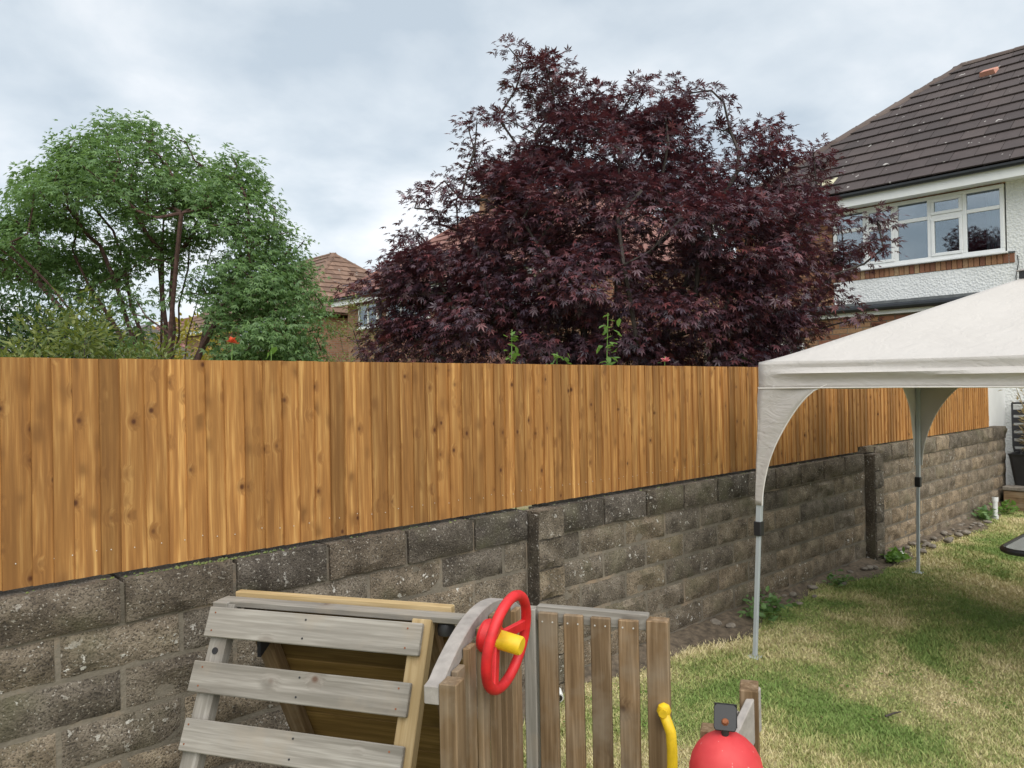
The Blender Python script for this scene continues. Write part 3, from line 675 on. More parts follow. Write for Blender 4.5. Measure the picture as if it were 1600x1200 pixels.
window(home, XE - .01, 5.62, 6.95, 1.45, 2.36, 3, 'X', 0)
face_bricks(home, XE, 3.262, 5.6, 1.50, 2.22, False)

# --- houses farther along the street
hc = thing('brick_house', 'red-roofed brick house with white windows half hidden behind the purple maple', 'house', (13, 15, 0))
hip_house(hc, 10.6, 20.7, 4.55, 7.15, M['tile_red'], M['tile_red'], False, None, capmat=M['tile_red'])
MB().box((HX, 10.6, 0), (18.6, 20.7, 4.45)).build('wall', M['brick_far'], hc)
J = MB(); z = 2.0; r = 0
while z < 3.58:
    y = 12.2 - (.08 if r % 2 else 0)
    while y < 18.55:
        J.box((HX - .10 + .012 * random.random(), max(y, 12.2), z), (HX - .02, min(y + .16, 18.6), z + .125)); y += .168
    z += .115; r += 1
q = J.build('hung_tiling', M['tile_red'], hc); q['kind'] = 'stuff'
window(hc, HX - .05, 16.6, 18.55, 3.70, 4.36, 3, 'X', 0, opener=(1,))
window(hc, HX - .05, 19.0, 20.0, 3.62, 4.34, 2, 'X', 0)
window(hc, HX - .05, 12.6, 14.6, 3.70, 4.36, 3, 'X', 0)
MB().tube([(HX - .16, 18.72, 4.45), (HX - .16, 18.72, 0)], .045, 8).build('downpipe', M['dark_gutter'], hc)
ch = MB().box((15.5, 16.9, 6.7), (16.1, 17.5, 7.45)).build('chimney', M['brick_far'], hc)
MB().box((15.44, 16.84, 7.45), (16.16, 17.56, 7.55)).build('chimney_cap', M['brick_far'], ch)
for y in (17.05, 17.35): MB().lathe([(.11, 0), (.09, .22), (.11, .25)], (15.8, y, 7.55), 10).build('chimney_pot', M['vent_red'], ch)
hb = thing('brick_house', 'brown-roofed brick house beyond the feathery shrub, between green tree and maple', 'house', (13, 28, 0))
hip_house(hb, 23.35, 33.5, 4.40, 7.05, M['tile_old'], M['tile_old'], False, None, hip_tiles=True, capmat=M['tile_old'])
MB().box((HX, 23.35, 0), (18.6, 33.5, 4.3)).build('wall', M['brick_far'], hb)
window(hb, HX - .05, 26.0, 28.0, 3.3, 4.2, 3, 'X', 0)
window(hb, 23.30, 14.6, 15.6, 3.2, 4.1, 2, 'Y', 0)
he = thing('brick_house', 'farthest red-roofed house glimpsed through the stems of the green tree', 'house', (13, 41, 0))
hip_house(he, 36.5, 46.5, 3.6, 5.7, M['tile_red'], M['tile_red'], False, None, hip_tiles=True, capmat=M['tile_red'])
MB().box((HX, 36.5, 0), (18.6, 46.5, 3.5)).build('wall', M['brick_far'], he)
window(he, HX - .05, 38.0, 40.0, 2.4, 3.4, 3, 'X', 0)
# low grey-roofed outbuilding behind the green tree
ob = thing('garden_outbuilding', 'low pale outbuilding with grey tiled roof behind the green tree stems', 'outbuilding', (8, 26, 0))
MB().box((6.6, 24.2, 0), (9.9, 29.8, 2.55)).build('wall', M['paint_wall'], ob)
sl = math.hypot(1.95, 1.35)
slope_tiles(ob, (6.3, 24, 2.5), (0, 1, 0), (1.95 / sl, 0, 1.35 / sl), sl, lambda s: 0, lambda s: 6.0, M['tile_grey'], M['tile_grey'], objects=False, gauge=.25, wid=.26)
MB().add([(6.3, 24, 2.49), (8.25, 24, 3.84), (10.2, 24, 2.49), (6.3, 30, 2.49), (8.25, 30, 3.84), (10.2, 30, 2.49)], [(0, 1, 2), (3, 5, 4), (0, 3, 4, 1), (1, 4, 5, 2), (0, 2, 5, 3)]).build('roof', M['tile_grey'], ob)

# ================================================================== TREES
RIGHT = Vector((.7234, -.6904, 0)); AWAY = Vector((.6904, .7234, 0))
def in_poly(pts, poly):
    x, y = pts[:, 0], pts[:, 1]; ins = np.zeros(len(pts), bool); n = len(poly)
    for i in range(n):
        (x1, y1), (x2, y2) = poly[i], poly[(i + 1) % n]
        c = ((y1 > y) != (y2 > y)) & (x < (x2 - x1) * (y - y1) / (y2 - y1 + 1e-12) + x1); ins ^= c
    return ins
def edge_dist(pts, poly):
    d = np.full(len(pts), 1e9); n = len(poly)
    for i in range(n):
        a = np.array(poly[i]); b = np.array(poly[(i + 1) % n]); ab = b - a
        t = np.clip(((pts - a) @ ab) / (ab @ ab + 1e-12), 0, 1); q = a + t[:, None] * ab
        d = np.minimum(d, np.linalg.norm(pts - q, axis=1))
    return d
def crown_points(poly, n, T, dmax, shell=0.6, inset=0.04):
    P = np.array(poly); lo, hi = P.min(0), P.max(0); out_ = []
    while len(out_) < n:
        q = rng.uniform(lo, hi, (4000, 2)); q = q[in_poly(q, poly)]; d = edge_dist(q, poly)
        keep = d > inset; q, d = q[keep], d[keep]
        th = T * np.clip(d / dmax, 0, 1) ** .75
        u = rng.uniform(-1, 1, len(q)); u = np.sign(u) * np.abs(u) ** shell
        out_ += [(a, b, c) for (a, b), c in zip(q, u * th)]
    out_ = out_[:n]; return np.array(out_)
TIP_ORDER = [None]
def grow(seeds, attract, seg=0.28, wl=0.35):
    """seeds: list of polylines (Vectors); attractors joined to the nearest reachable node"""
    pos = []; par = []; plen = []
    for pl in seeds:
        last = -1
        for i, p in enumerate(pl):
            if i == 0 and pos:
                last = 0; continue
            pos.append(np.array(p)); par.append(last); plen.append(0 if last < 0 else plen[last] + np.linalg.norm(pos[-1] - pos[last])); last = len(pos) - 1
    order = np.argsort(np.linalg.norm(attract - pos[-1], axis=1)); tips = []; TIP_ORDER[0] = order
    for i in order:
        a = attract[i]; Pn = np.array(pos); d = np.linalg.norm(Pn - a, axis=1) + wl * np.array(plen) + np.where(Pn[:, 2] > a[2] + .15, 1.2, 0)
        j = int(np.argmin(d)); p0 = pos[j]; L = np.linalg.norm(a - p0); k = max(1, int(L / seg)); last = j
        for s in range(1, k + 1):
            q = p0 + (a - p0) * s / k + (rng.normal(0, .035, 3) if s < k else 0); q = q - np.array((0, 0, .06 * math.sin(math.pi * s / k)))
            pos.append(q); par.append(last); plen.append(plen[last] + L / k); last = len(pos) - 1
        tips.append(last)
    return pos, par, tips
def branches_mesh(pos, par, tips, rtip, power, rmax):
    cnt = np.zeros(len(pos)); 
    for t_ in tips:
        j = t_
        while j >= 0: cnt[j] += 1; j = par[j]
    r = np.clip(rtip * np.maximum(cnt, 1) ** power, 0, rmax); mb = MB()
    for i, p in enumerate(par):
        if p >= 0 and cnt[i] > 0:
            mb.tube([pos[p], pos[i]], [float(min(r[p], r[i] * 1.35)), float(r[i])], 5 if r[i] < .02 else 7, cap=False)
    return mb
def leaves_mesh(name, C, D, S, tmpl_v, tmpl_f, roll=None, nrm=None):
    """C centres, D pointing directions, S sizes; template points along +Y with normal +Z"""
    n = len(C); D = D / np.linalg.norm(D, axis=1)[:, None]
    nn = nrm if nrm is not None else np.tile((0, 0, 1.0), (n, 1)); nn = nn + rng.normal(0, .35, (n, 3))
    Xd = np.cross(D, nn); Xd /= np.linalg.norm(Xd, axis=1)[:, None] + 1e-9; Zd = np.cross(Xd, D)
    tv = np.array(tmpl_v); k = len(tv)
    V = C[:, None, :] + S[:, None, None] * (Xd[:, None, :] * tv[None, :, 0:1] + D[:, None, :] * tv[None, :, 1:2] + Zd[:, None, :] * tv[None, :, 2:3])
    F = np.array(tmpl_f)[None, :, :] + (np.arange(n) * k)[:, None, None]
    return mesh_np(name, V.reshape(-1, 3), F.reshape(-1, F.shape[2]))
# palmate leaf: seven narrow lobes
pv = [(0, 0, 0)]; pa = [-128, -88, -44, 0, 44, 88, 128]; pl_ = [.42, .74, .95, 1.08, .95, .74, .42]
for i, (a, l) in enumerate(zip(pa, pl_)):
    ra = R_(a); pv.append((math.sin(ra) * l, math.cos(ra) * l, -.28 * l * l))
    for da in (-17, 17): rb = R_(a + da); pv.append((math.sin(rb) * l * .50, math.cos(rb) * l * .50, -.05 * l))
pf = []
for i in range(7): b = 1 + 3 * i; pf += [(0, b + 1, b), (0, b, b + 2)]
PALM = (pv, pf)
lanc = ([(0, 0, 0), (.17, .42, .03), (0, 1, -.12), (-.17, .42, .03)], [(0, 1, 2), (0, 2, 3)])
tri_v = []; tri_f = []
for k, a in enumerate((-48, 0, 48)):
    ca, sa = math.cos(R_(a)), math.sin(R_(a)); b = len(tri_v)
    for x_, y_, z_ in lanc[0]: tri_v.append((x_ * ca + y_ * sa, -x_ * sa + y_ * ca, z_ - .1 * (y_ * y_)))
    tri_f += [tuple(b + q for q in f_) for f_ in lanc[1]]
TRI = (tri_v, tri_f)
OVAL = ([(0, 0, 0), (.28, .3, .04), (.22, .72, .02), (0, 1, -.1), (-.22, .72, .02), (-.28, .3, .04)], [(0, 1, 2), (0, 2, 3), (0, 3, 4), (0, 4, 5)])
def cluster_leaves(name, T, per, spread, size, tmpl, mat, parent, centre, droop=0.5, flat=0.55, upn=0.8):
    n = len(T); per = np.broadcast_to(np.asarray(per, int), (n,)); C = np.repeat(T, per, axis=0); m = len(C); spr = np.repeat(np.broadcast_to(np.asarray(spread, float), (n,)), per)[:, None]
    off = np.clip(rng.normal(0, 1, (m, 3)), -1.7, 1.7) * np.array((1, 1, flat)) * spr * .6
    P = C + off
    D = (P - np.array(centre)); D /= np.linalg.norm(D, axis=1)[:, None] + 1e-9
    D = D * .6 + off / (np.linalg.norm(off, axis=1)[:, None] + 1e-9) * .7 + rng.normal(0, .35, (m, 3)); D[:, 2] -= droop
    nr = np.tile((0, 0, upn), (m, 1)) + (P - np.array(centre)) / 3.0 * .5
    S = size * rng.uniform(.55, 1.2, m)
    me = leaves_mesh(name, P, D, S, tmpl[0], tmpl[1], nrm=nr)
    w_ = WM[parent.name]; me.transform(w_.inverted()); o = mesh_obj(name, me, mat, parent, w_); o['kind'] = 'stuff'; return o
MAPLE = [(-1.1, 5.27), (-0.81, 5.15), (-0.57, 5.22), (-0.4, 5.0), (-0.15, 4.9), (0.22, 4.8), (0.42, 5.02), (0.66, 4.95), (0.84, 4.81), (1.05, 4.76), (1.2, 4.65), (1.04, 4.46), (1.41, 4.31), (1.84, 4.55), (1.81, 4.28), (1.98, 4.14), (2.43, 4.13), (2.36, 3.98), (2.2, 3.8), (2.3, 3.52), (2.6, 3.42), (2.99, 3.32), (2.66, 2.92), (2.29, 2.79), (2.49, 2.58), (2.58, 2.35), (2.28, 2.24), (1.84, 2.0), (1.53, 1.47), (-0.42, 1.17), (-1.75, 1.53), (-2.42, 1.81), (-2.76, 2.22), (-2.33, 2.48), (-2.84, 2.76), (-2.56, 2.95), (-2.39, 3.25), (-2.23, 3.31), (-2.12, 3.78), (-1.95, 3.74), (-1.91, 3.47), (-1.72, 3.4), (-1.58, 3.57), (-1.83, 3.87), (-1.48, 4.07), (-1.58, 4.51), (-1.47, 4.53), (-1.26, 4.65), (-1.04, 4.36), (-0.71, 4.42), (-0.84, 4.79), (-1.05, 4.96)]
GREEN = [(-3.01, 3.84), (-3.06, 4.3), (-2.7, 4.92), (-2.3, 5.14), (-2.49, 5.43), (-2.0, 5.74), (-1.48, 6.04), (-1.3, 6.41), (-0.79, 6.6), (-0.44, 6.74), (0.07, 6.64), (0.32, 6.43), (0.75, 6.34), (0.86, 6.05), (1.26, 5.76), (1.66, 6.03), (1.86, 5.74), (1.99, 5.34), (2.33, 5.11), (2.29, 4.76), (2.83, 4.47), (2.65, 4.19), (2.99, 3.72), (3.11, 3.03), (3.01, 2.01), (1.25, 2.05), (1.15, 3.0), (0.9, 3.6), (0.45, 3.95), (-0.1, 4.05), (-0.75, 3.75), (-1.3, 3.4), (-2.04, 3.7)]
def to_world(P, base): return np.array([np.array(base) + a * np.array(RIGHT) + c * np.array(AWAY) + np.array((0, 0, b)) for a, b, c in P])
def edge_points(poly, step, inset=.05):
    o = []; P = np.array(poly); ctr = P.mean(0)
    for i in range(len(P)):
        a, b = P[i], P[(i + 1) % len(P)]; k = max(1, int(np.linalg.norm(b - a) / step))
        for s in range(k):
            q = a + (b - a) * s / k; q = q + (ctr - q) / np.linalg.norm(ctr - q) * inset; o.append((q[0], q[1], rng.uniform(-.35, .35)))
    return np.array(o)
# --- purple Japanese maple
mb_base = (6.44, 5.18, 0)
maple = thing('maple_tree', 'broad purple-leaved maple tree behind the fence beside the house', 'tree', mb_base)
c1 = crown_points(MAPLE, 410, 1.4, 1.35, 0.6, .21); c2 = edge_points(MAPLE, .13, .10); c1 = c1[c1[:, 1] > 1.45]; c2 = c2[c2[:, 1] > 1.45]; n1_ = len(c1)
cp = np.vstack([c1, c2])
A = to_world(cp, mb_base)
def v3(a, b, c, base): return tuple(np.array(base) + a * np.array(RIGHT) + c * np.array(AWAY) + np.array((0, 0, b)))
seeds = [[v3(0, 0, 0, mb_base), v3(.02, .5, 0, mb_base), v3(-.05, 1.0, .05, mb_base)]]
for (a, b, c) in [(-.8, 2.3, .3), (-.45, 2.8, -.4), (.1, 3.0, .35), (.6, 2.6, -.35), (1.0, 2.3, .25), (-1.1, 1.9, -.25), (.25, 2.4, -.7)]:
    seeds.append([v3(0, 0, 0, mb_base)] + [v3(-.05 + (a + .05) * s ** .9, 1.0 + (b - 1.0) * s, c * s, mb_base) for s in (.25, .5, .75, 1)])
pos, par, tips = grow(seeds, A); per = np.where(TIP_ORDER[0] < n1_, rng.integers(70, 210, len(A)), rng.integers(18, 52, len(A))); spr = np.where(TIP_ORDER[0] < n1_, .23, .15)
# stems after the first start at the ground node; relink them to the fork
for i in range(len(par)):
    if par[i] == 0 and i > 2: par[i] = 2
branches_mesh(pos, par, tips, .006, .44, .13).build('trunk', M['mbark'], maple, smooth=True)
T = np.array([pos[i] for i in tips]); ctr = v3(0, 2.6, 0, mb_base)
cluster_leaves('crown', T, per, spr, .064, PALM, M['maple_leaf'], maple, ctr, .35, .55, .9)
# --- green multi-stemmed tree
gb = (5.05, 14.53, 0)
gt = thing('green_tree', 'rounded green multi-stemmed tree at left behind the fence', 'tree', gb)
c1 = crown_points(GREEN, 400, 2.3, 1.7, 0.6, .15); c1 = c1[~((np.abs(c1[:, 0]) < 1.4) & (c1[:, 1] < 4.7) & (c1[:, 2] < .3))]; c2 = edge_points(GREEN, .2, .14); c3 = np.stack([rng.uniform(-1.3, 1.0, 26), rng.uniform(2.5, 3.8, 26), rng.uniform(-.6, 1.6, 26)], 1); n1_ = len(c1); cp = np.vstack([c1, c2, c3])
A = to_world(cp, gb); seeds = [[v3(.15, 0, 0, gb), v3(.15, 1.0, 0, gb)]]
for k in range(15):
    a = -2.3 + 4.7 * (k + .5) / 15 + random.uniform(-.15, .15); c = random.uniform(-1.3, 1.3); zt = 5.1 - .42 * abs(a) + random.uniform(-.3, .3); x0 = .15 + a * .16
    seeds.append([v3(.15, 0, 0, gb)] + [v3(x0 + (a - x0) * s ** 1.35 + random.uniform(-.05, .05), 1.2 + (zt - 1.2) * s, c * s ** 1.2 + .1 * c, gb) for s in (0, .15, .3, .45, .6, .8, 1)])
pos, par, tips = grow(seeds, A, .35, .30); per = np.where(TIP_ORDER[0] < n1_, rng.integers(45, 140, len(A)), rng.integers(18, 50, len(A))); spr = np.where(TIP_ORDER[0] < n1_, .33, .22)
branches_mesh(pos, par, tips, .009, .42, .075).build('trunk', M['bark'], gt, smooth=True)
T = np.array([pos[i] for i in tips]); cluster_leaves('crown', T, per, spr, .088, TRI, M['green_leaf'], gt, v3(0, 3.6, 0, gb), .75, .55, .8)
# --- shrubs and climbers
def shrub(name, label, cat, base, rx, rz, ztop, n, per, size, tmpl, mat, spread=.22, stems=6, droop=.3, group=None, stem_mat='mbark', zlow=.25, flat=.8):
    t_ = thing(name, label, cat, base, group); b = np.array(base); P = []
    while len(P) < n:
        q = rng.uniform(-1, 1, 3)
        if np.linalg.norm(q) < 1 and np.linalg.norm(q) > .35: P.append(q)
    P = np.array(P) * np.array((rx, rx, (ztop - zlow) / 2)) + b + np.array((0, 0, (ztop + zlow) / 2 - b[2])) * np.array((0, 0, 1))
    P[:, 2] += 0
    sd_ = [[tuple(b), tuple(b + np.array((0, 0, zlow * .8)))]]
    for k in range(stems):
        a = 6.28 * k / stems; sd_.append([tuple(b)] + [tuple(b + np.array((math.cos(a) * rx * .45 * s, math.sin(a) * rx * .45 * s, (ztop * .65 - b[2]) * s))) for s in (.3, .65, 1)])
    pos, par, tips = grow(sd_, P, .3, .3)
    branches_mesh(pos, par, tips, .004, .42, .04).build('stem', M[stem_mat], t_, smooth=True)
    T = np.array([pos[i] for i in tips]); cluster_leaves('foliage', T, per, spread, size, tmpl, mat, t_, (b[0], b[1], ztop * .5), droop, flat, .6)
    return t_
shrub('shrub', 'yellow-green leafy shrub at the left edge above the fence', 'shrub', (2.35, 10.0, 0), 1.0, 1, 2.85, 80, 130, .10, lanc, M['olive_leaf'], .26)
shrub('shrub', 'olive-green shrub in front of the green tree, second from the left edge', 'shrub', (3.2, 10.2, 0), .8, 1, 2.55, 70, 120, .095, lanc, M['olive_leaf'], .26)
shrub('shrub', 'tall dark green shrub rising behind the yellow-green shrubs', 'shrub', (2.65, 12.6, 0), 1.1, 1, 3.35, 80, 110, .12, lanc, M['dark_leaf'], .3)
shrub('shrub', 'dark purple shrub at the far left edge above the fence', 'shrub', (2.6, 14.6, 0), 1.0, 1, 3.55, 45, 60, .10, PALM, M['maple_leaf'], .3)
shrub('shrub', 'golden yellow shrub seen between the stems of the green tree', 'shrub', (7.6, 18.6, 0), 1.35, 1, 3.55, 70, 60, .12, OVAL, M['gold_leaf'], .3)
shrub('shrub', 'feathery pale green shrub in front of the brown-roofed house', 'shrub', (7.6, 12.2, 0), .7, 1, 3.45, 55, 75, .065, lanc, M['olive_leaf'], .32, flat=.4)
shrub('shrub', 'low feathery shrub between the green tree and the maple', 'shrub', (6.6, 9.6, 0), .85, 1, 2.35, 55, 75, .06, lanc, M['olive_leaf'], .25, flat=.4)
shrub('shrub', 'bright green low bush under the left of the maple', 'shrub', (4.55, 6.05, 0), .42, 1, 2.03, 30, 40, .075, lanc, M['fresh_leaf'], .16)
shrub('shrub', 'dark hedge-like bush behind the green tree', 'shrub', (5.6, 20.5, 0), 1.9, 1, 3.6, 90, 70, .16, OVAL, M['dark_leaf'], .4)
shrub('shrub', 'dark leafy bush under the right side of the maple', 'shrub', (7.0, 4.2, 0), .5, 1, 1.98, 40, 45, .09, OVAL, M['dark_leaf'], .2)
def climber(name, label, cat, base, ztop, n, size, mat, lean=(0, 0), flower=None, group=None):
    t_ = thing(name, label, cat, base, group); b = np.array(base); pts = []
    for s in np.linspace(0, 1, 9): pts.append(b + np.array((lean[0] * s * s + .02 * math.sin(s * 7), lean[1] * s * s + .02 * math.cos(s * 6), (ztop - b[2]) * s)))
    MB().tube(pts, [.008 - .005 * i / 8 for i in range(9)], 6).build('stem', M['fresh_leaf'], t_, smooth=True)
    k = rng.uniform(.60, 1.0, n); C = np.array([b + np.array((lean[0] * s * s, lean[1] * s * s, (ztop - b[2]) * s)) for s in k]) + rng.normal(0, size * .55, (n, 3)) * np.array((1, 1, .5))
    D = rng.normal(0, 1, (n, 3)); D[:, 2] = D[:, 2] * .4 - .35
    me = leaves_mesh('leaf', C, D, size * rng.uniform(.7, 1.2, n), *OVAL); w_ = WM[t_.name]; me.transform(w_.inverted()); o = mesh_obj('foliage', me, mat, t_, w_); o['kind'] = 'stuff'
    if flower:
        c = pts[-1] if flower[1] is None else np.array(flower[1]); n2 = 16
        D = rng.normal(0, 1, (n2, 3)); D[:, 2] = np.abs(D[:, 2]); me = leaves_mesh('petal', np.tile(c, (n2, 1)), D, flower[2] * rng.uniform(.7, 1.1, n2), *OVAL); me.transform(w_.inverted()); mesh_obj('flower', me, M[flower[0]], t_, w_)
climber('climbing_plant', 'leafy shoot standing above the fence under the maple, left of the taller one', 'plant', (3.45, 3.62, 0), 2.11, 60, .055, M['fresh_leaf'], (.02, 0))
climber('climbing_plant', 'tallest leafy shoot above the fence in front of the maple', 'plant', (4.02, 3.32, 0), 2.22, 75, .055, M['fresh_leaf'], (.03, -.02))
climber('climbing_plant', 'short leafy shoot beside the tallest shoot in front of the maple', 'plant', (3.72, 3.48, 0), 1.96, 45, .05, M['fresh_leaf'], (.02, 0))
climber('bindweed', 'broad-leaved green shoot on the fence top right of the green tree', 'plant', (2.28, 4.60, 0), 2.04, 24, .085, M['fresh_leaf'], (.03, 0))
climber('flower_stem', 'orange-red flower spike above the fence in front of the green tree', 'flower', (2.10, 4.75, 0), 2.05, 8, .05, M['fresh_leaf'], (.02, 0), ('petal_red', None, .05))
climber('rose', 'pink rose bloom peeping over the fence beside the gazebo', 'flower', (4.83, 3.42, 0), 1.95, 26, .055, M['dark_leaf'], (.02, 0), ('petal_pink', (4.80, 3.38, 1.91), .045))

# ================================================================== GAZEBO
gz = thing('gazebo', 'beige pop-up garden gazebo with grey steel legs on the lawn', 'gazebo', (6.05, 1.05, 0))
CN = [Vector((4.50, 2.475, 0)), Vector((7.60, 2.62, 0)), Vector((7.55, -.48, 0)), Vector((4.45, -.56, 0))]
AP = sum((c for c in CN), Vector()) / 4; ZE, ZA = 1.862, 2.50
def edge_pt(i, q): return CN[i].lerp(CN[(i + 1) % 4], q)
cm = MB()
for i in range(4):
    n, k = 26, 22; v = []
    for a in range(k + 1):
        s = a / k * .86
        for b in range(n + 1):
            q = b / n; p = edge_pt(i, q).lerp(AP, s)
            g_ = s - .028 * (1 - math.exp(-s / .06)) + .028 * s
            sag = .045 * math.sin(math.pi * q) * (math.sin(math.pi * min(1, s / .86)) ** .8)
            wr = .006 * math.sin(q * 31 + s * 20 + i) * math.exp(-s / .12) + .004 * math.sin(s * 60 + 3 * q) * math.exp(-s / .15)
            edge = .02 * math.sin(math.pi * q) * (1 - s)
            v.append((p.x, p.y, ZE + (ZA - ZE) * g_ - sag + (wr * min(1, s / .06) if 0 < b < n else 0) - edge))
    cm.add(v, [(a * (n + 1) + b, a * (n + 1) + b + 1, (a + 1) * (n + 1) + b + 1, (a + 1) * (n + 1) + b) for a in range(k) for b in range(n)])
def solid(o, t_): md = o.modifiers.new('cloth', 'SOLIDIFY'); md.thickness = t_; md.offset = 0; return o
def weld(o):
    bm = bmesh.new(); bm.from_mesh(o.data); bmesh.ops.remove_doubles(bm, verts=bm.verts, dist=.004); bmesh.ops.recalc_face_normals(bm, faces=bm.faces); bm.to_mesh(o.data); bm.free()
    o.data.polygons.foreach_set('use_smooth', [True] * len(o.data.polygons)); return o
solid(weld(cm.build('canopy', M['canopy'], gz)), .004)
# vent cap
cm = MB(); hs = .40
for i in range(4):
    a, b = edge_pt(i, 0), edge_pt(i, 1); n, k = 8, 5; v = []
    for aa in range(k + 1):
        s = 1 - .235 * (1 - aa / k)
        for bb in range(n + 1):
            p = a.lerp(b, bb / n).lerp(AP, s); v.append((p.x, p.y, ZE + (ZA - ZE) * s + .055))
    cm.add(v, [(aa * (n + 1) + bb, aa * (n + 1) + bb + 1, (aa + 1) * (n + 1) + bb + 1, (aa + 1) * (n + 1) + bb) for aa in range(k) for bb in range(n)])
solid(weld(cm.build('vent_cap', M['canopy'], gz)), .004)
cm = MB()
for i in range(4):
    a = edge_pt(i, 0).lerp(AP, .775); b = edge_pt(i, 1).lerp(AP, .775); zz = ZE + (ZA - ZE) * .775
    cm.add([(a.x, a.y, zz + .0), (b.x, b.y, zz + .0), (b.x, b.y, zz + .045), (a.x, a.y, zz + .045)], [(0, 1, 2, 3)])
solid(cm.build('vent_mesh', M['black'], gz), .003)
# valance
for i in range(4):
    n, k = 60, 9; v = []; a, b = CN[i], CN[(i + 1) % 4]; od = (b - a).cross(Vector((0, 0, 1))).normalized()
    if od.dot((a + b) / 2 - AP) < 0: od = -od
    for r in range(k + 1):
        h = r / k
        for c in range(n + 1):
            q = c / n; p = a.lerp(b, q); e_ = min(1, min(q, 1 - q) * 9)
            d = (.022 * math.sin(h * 9.5 + .6 * math.sin(q * 5 + i) + i) * e_ + .006 * math.sin(h * 21 + q * 6) * e_) * math.sin(math.pi * min(1, h * 1.05)) + .004 * min(1, h * 5)
            z = ZE - .02 * math.sin(math.pi * q) - .155 * h + .006 * math.sin(q * 7 + i) * h
            v.append((p.x + od.x * d, p.y + od.y * d, z))
    m2 = MB().add(v, [(r * (n + 1) + c, r * (n + 1) + c + 1, (r + 1) * (n + 1) + c + 1, (r + 1) * (n + 1) + c) for r in range(k) for c in range(n)])
    vo_ = m2.build('valance', M['canopy'], gz, smooth=True); solid(vo_, .003)
    tb = MB().tube([(a.lerp(b, q).x + od.x * .008, a.lerp(b, q).y + od.y * .008, ZE - .02 * math.sin(math.pi * q) - .157 + .006 * math.sin(q * 7 + i)) for q in [c / 20 for c in range(21)]], .004, 5); tb.build('hem', M['piping'], vo_)
FT = [Vector((4.525, 2.56, 0)), Vector((7.527, 2.62, 0)), Vector((7.53, -.45, 0)), Vector((4.50, -.50, 0))]
def sqtube(mb, p0, p1, r):
    p0, p1 = Vector(p0), Vector(p1); v = []
    for p in (p0, p1): v += [(p.x - r, p.y - r, p.z), (p.x + r, p.y - r, p.z), (p.x + r, p.y + r, p.z), (p.x - r, p.y + r, p.z)]
    return mb.add(v, [(0, 3, 2, 1), (4, 5, 6, 7), (0, 1, 5, 4), (1, 2, 6, 5), (2, 3, 7, 6), (3, 0, 4, 7)])
for i in range(4):
    f0 = FT[i]; c = CN[i]; inn = (AP - c); inn.z = 0; inn.normalize(); tp = Vector((c.x, c.y, 1.84)) + inn * .03
    def at_z(z): return f0.lerp(tp, z / 1.84)
    lg = sqtube(MB(), at_z(.006), at_z(.90), .0125).build('leg', M['steel'], gz, bevel=.002)
    sqtube(MB(), at_z(.78), at_z(1.82), .0165).build('upper_tube', M['steel'], lg, bevel=.002)
    cl = at_z(.815); MB().box((cl.x - .024, cl.y - .024, .775), (cl.x + .024, cl.y + .024, .865)).build('slider_clamp', M['black'], lg, bevel=.004)
    MB().box((f0.x - .04, f0.y - .04, .001), (f0.x + .04, f0.y + .04, .007)).build('foot_plate', M['steel'], lg, bevel=.001)
    for nb in ((i + 1) % 4, (i - 1) % 4):           # fabric corner wings
        d = (CN[nb] - c).normalized(); od = d.cross(Vector((0, 0, 1)))
        if od.dot(c - AP) < 0: od = -od
        W0, z1, z0 = .42, ZE - .145, .97; k, n = 22, 8; v = []; hem = []
        for r in range(k + 1):
            h = r / k; z = z1 + (z0 - z1) * h
            wd = .028 + (W0 - .028) * (1 - math.sin(h * math.pi / 2) ** .62)
            base = at_z(z) + od * .02
            for cc in range(n + 1):
                q = cc / n; p = base + d * (-.02 + (wd + .02) * q) + od * (.006 * math.sin(q * 7 + h * 12) * (1 - h)); v.append((p.x, p.y, z))
            hem.append(v[-1])
        wg = MB().add(v, [(r * (n + 1) + cc, r * (n + 1) + cc + 1, (r + 1) * (n + 1) + cc + 1, (r + 1) * (n + 1) + cc) for r in range(k) for cc in range(n)]).build('corner_wing', M['canopy'], gz, smooth=True); solid(wg, .003)
        MB().tube(hem, .004, 5).build('hem', M['piping'], wg)
for i in range(4):          # scissor truss under the eave
    a = CN[i].lerp(AP, .03); b = CN[(i + 1) % 4].lerp(AP, .03)
    tr = MB()
    for q in range(4):
        for z0, z1 in ((1.76, 1.82), (1.82, 1.76)):
            p, q_ = a.lerp(b, q / 4), a.lerp(b, (q + 1) / 4); tr.tube([(p.x, p.y, z0), (q_.x, q_.y, z1)], .009, 6)
    tr.build('truss', M['steel'], gz)
for i in range(4):
    c = CN[i].lerp(AP, .03); MB().tube([(c.x, c.y, 1.835), (AP.x, AP.y, 2.44)], .010, 6).build('roof_pole', M['steel'], gz)

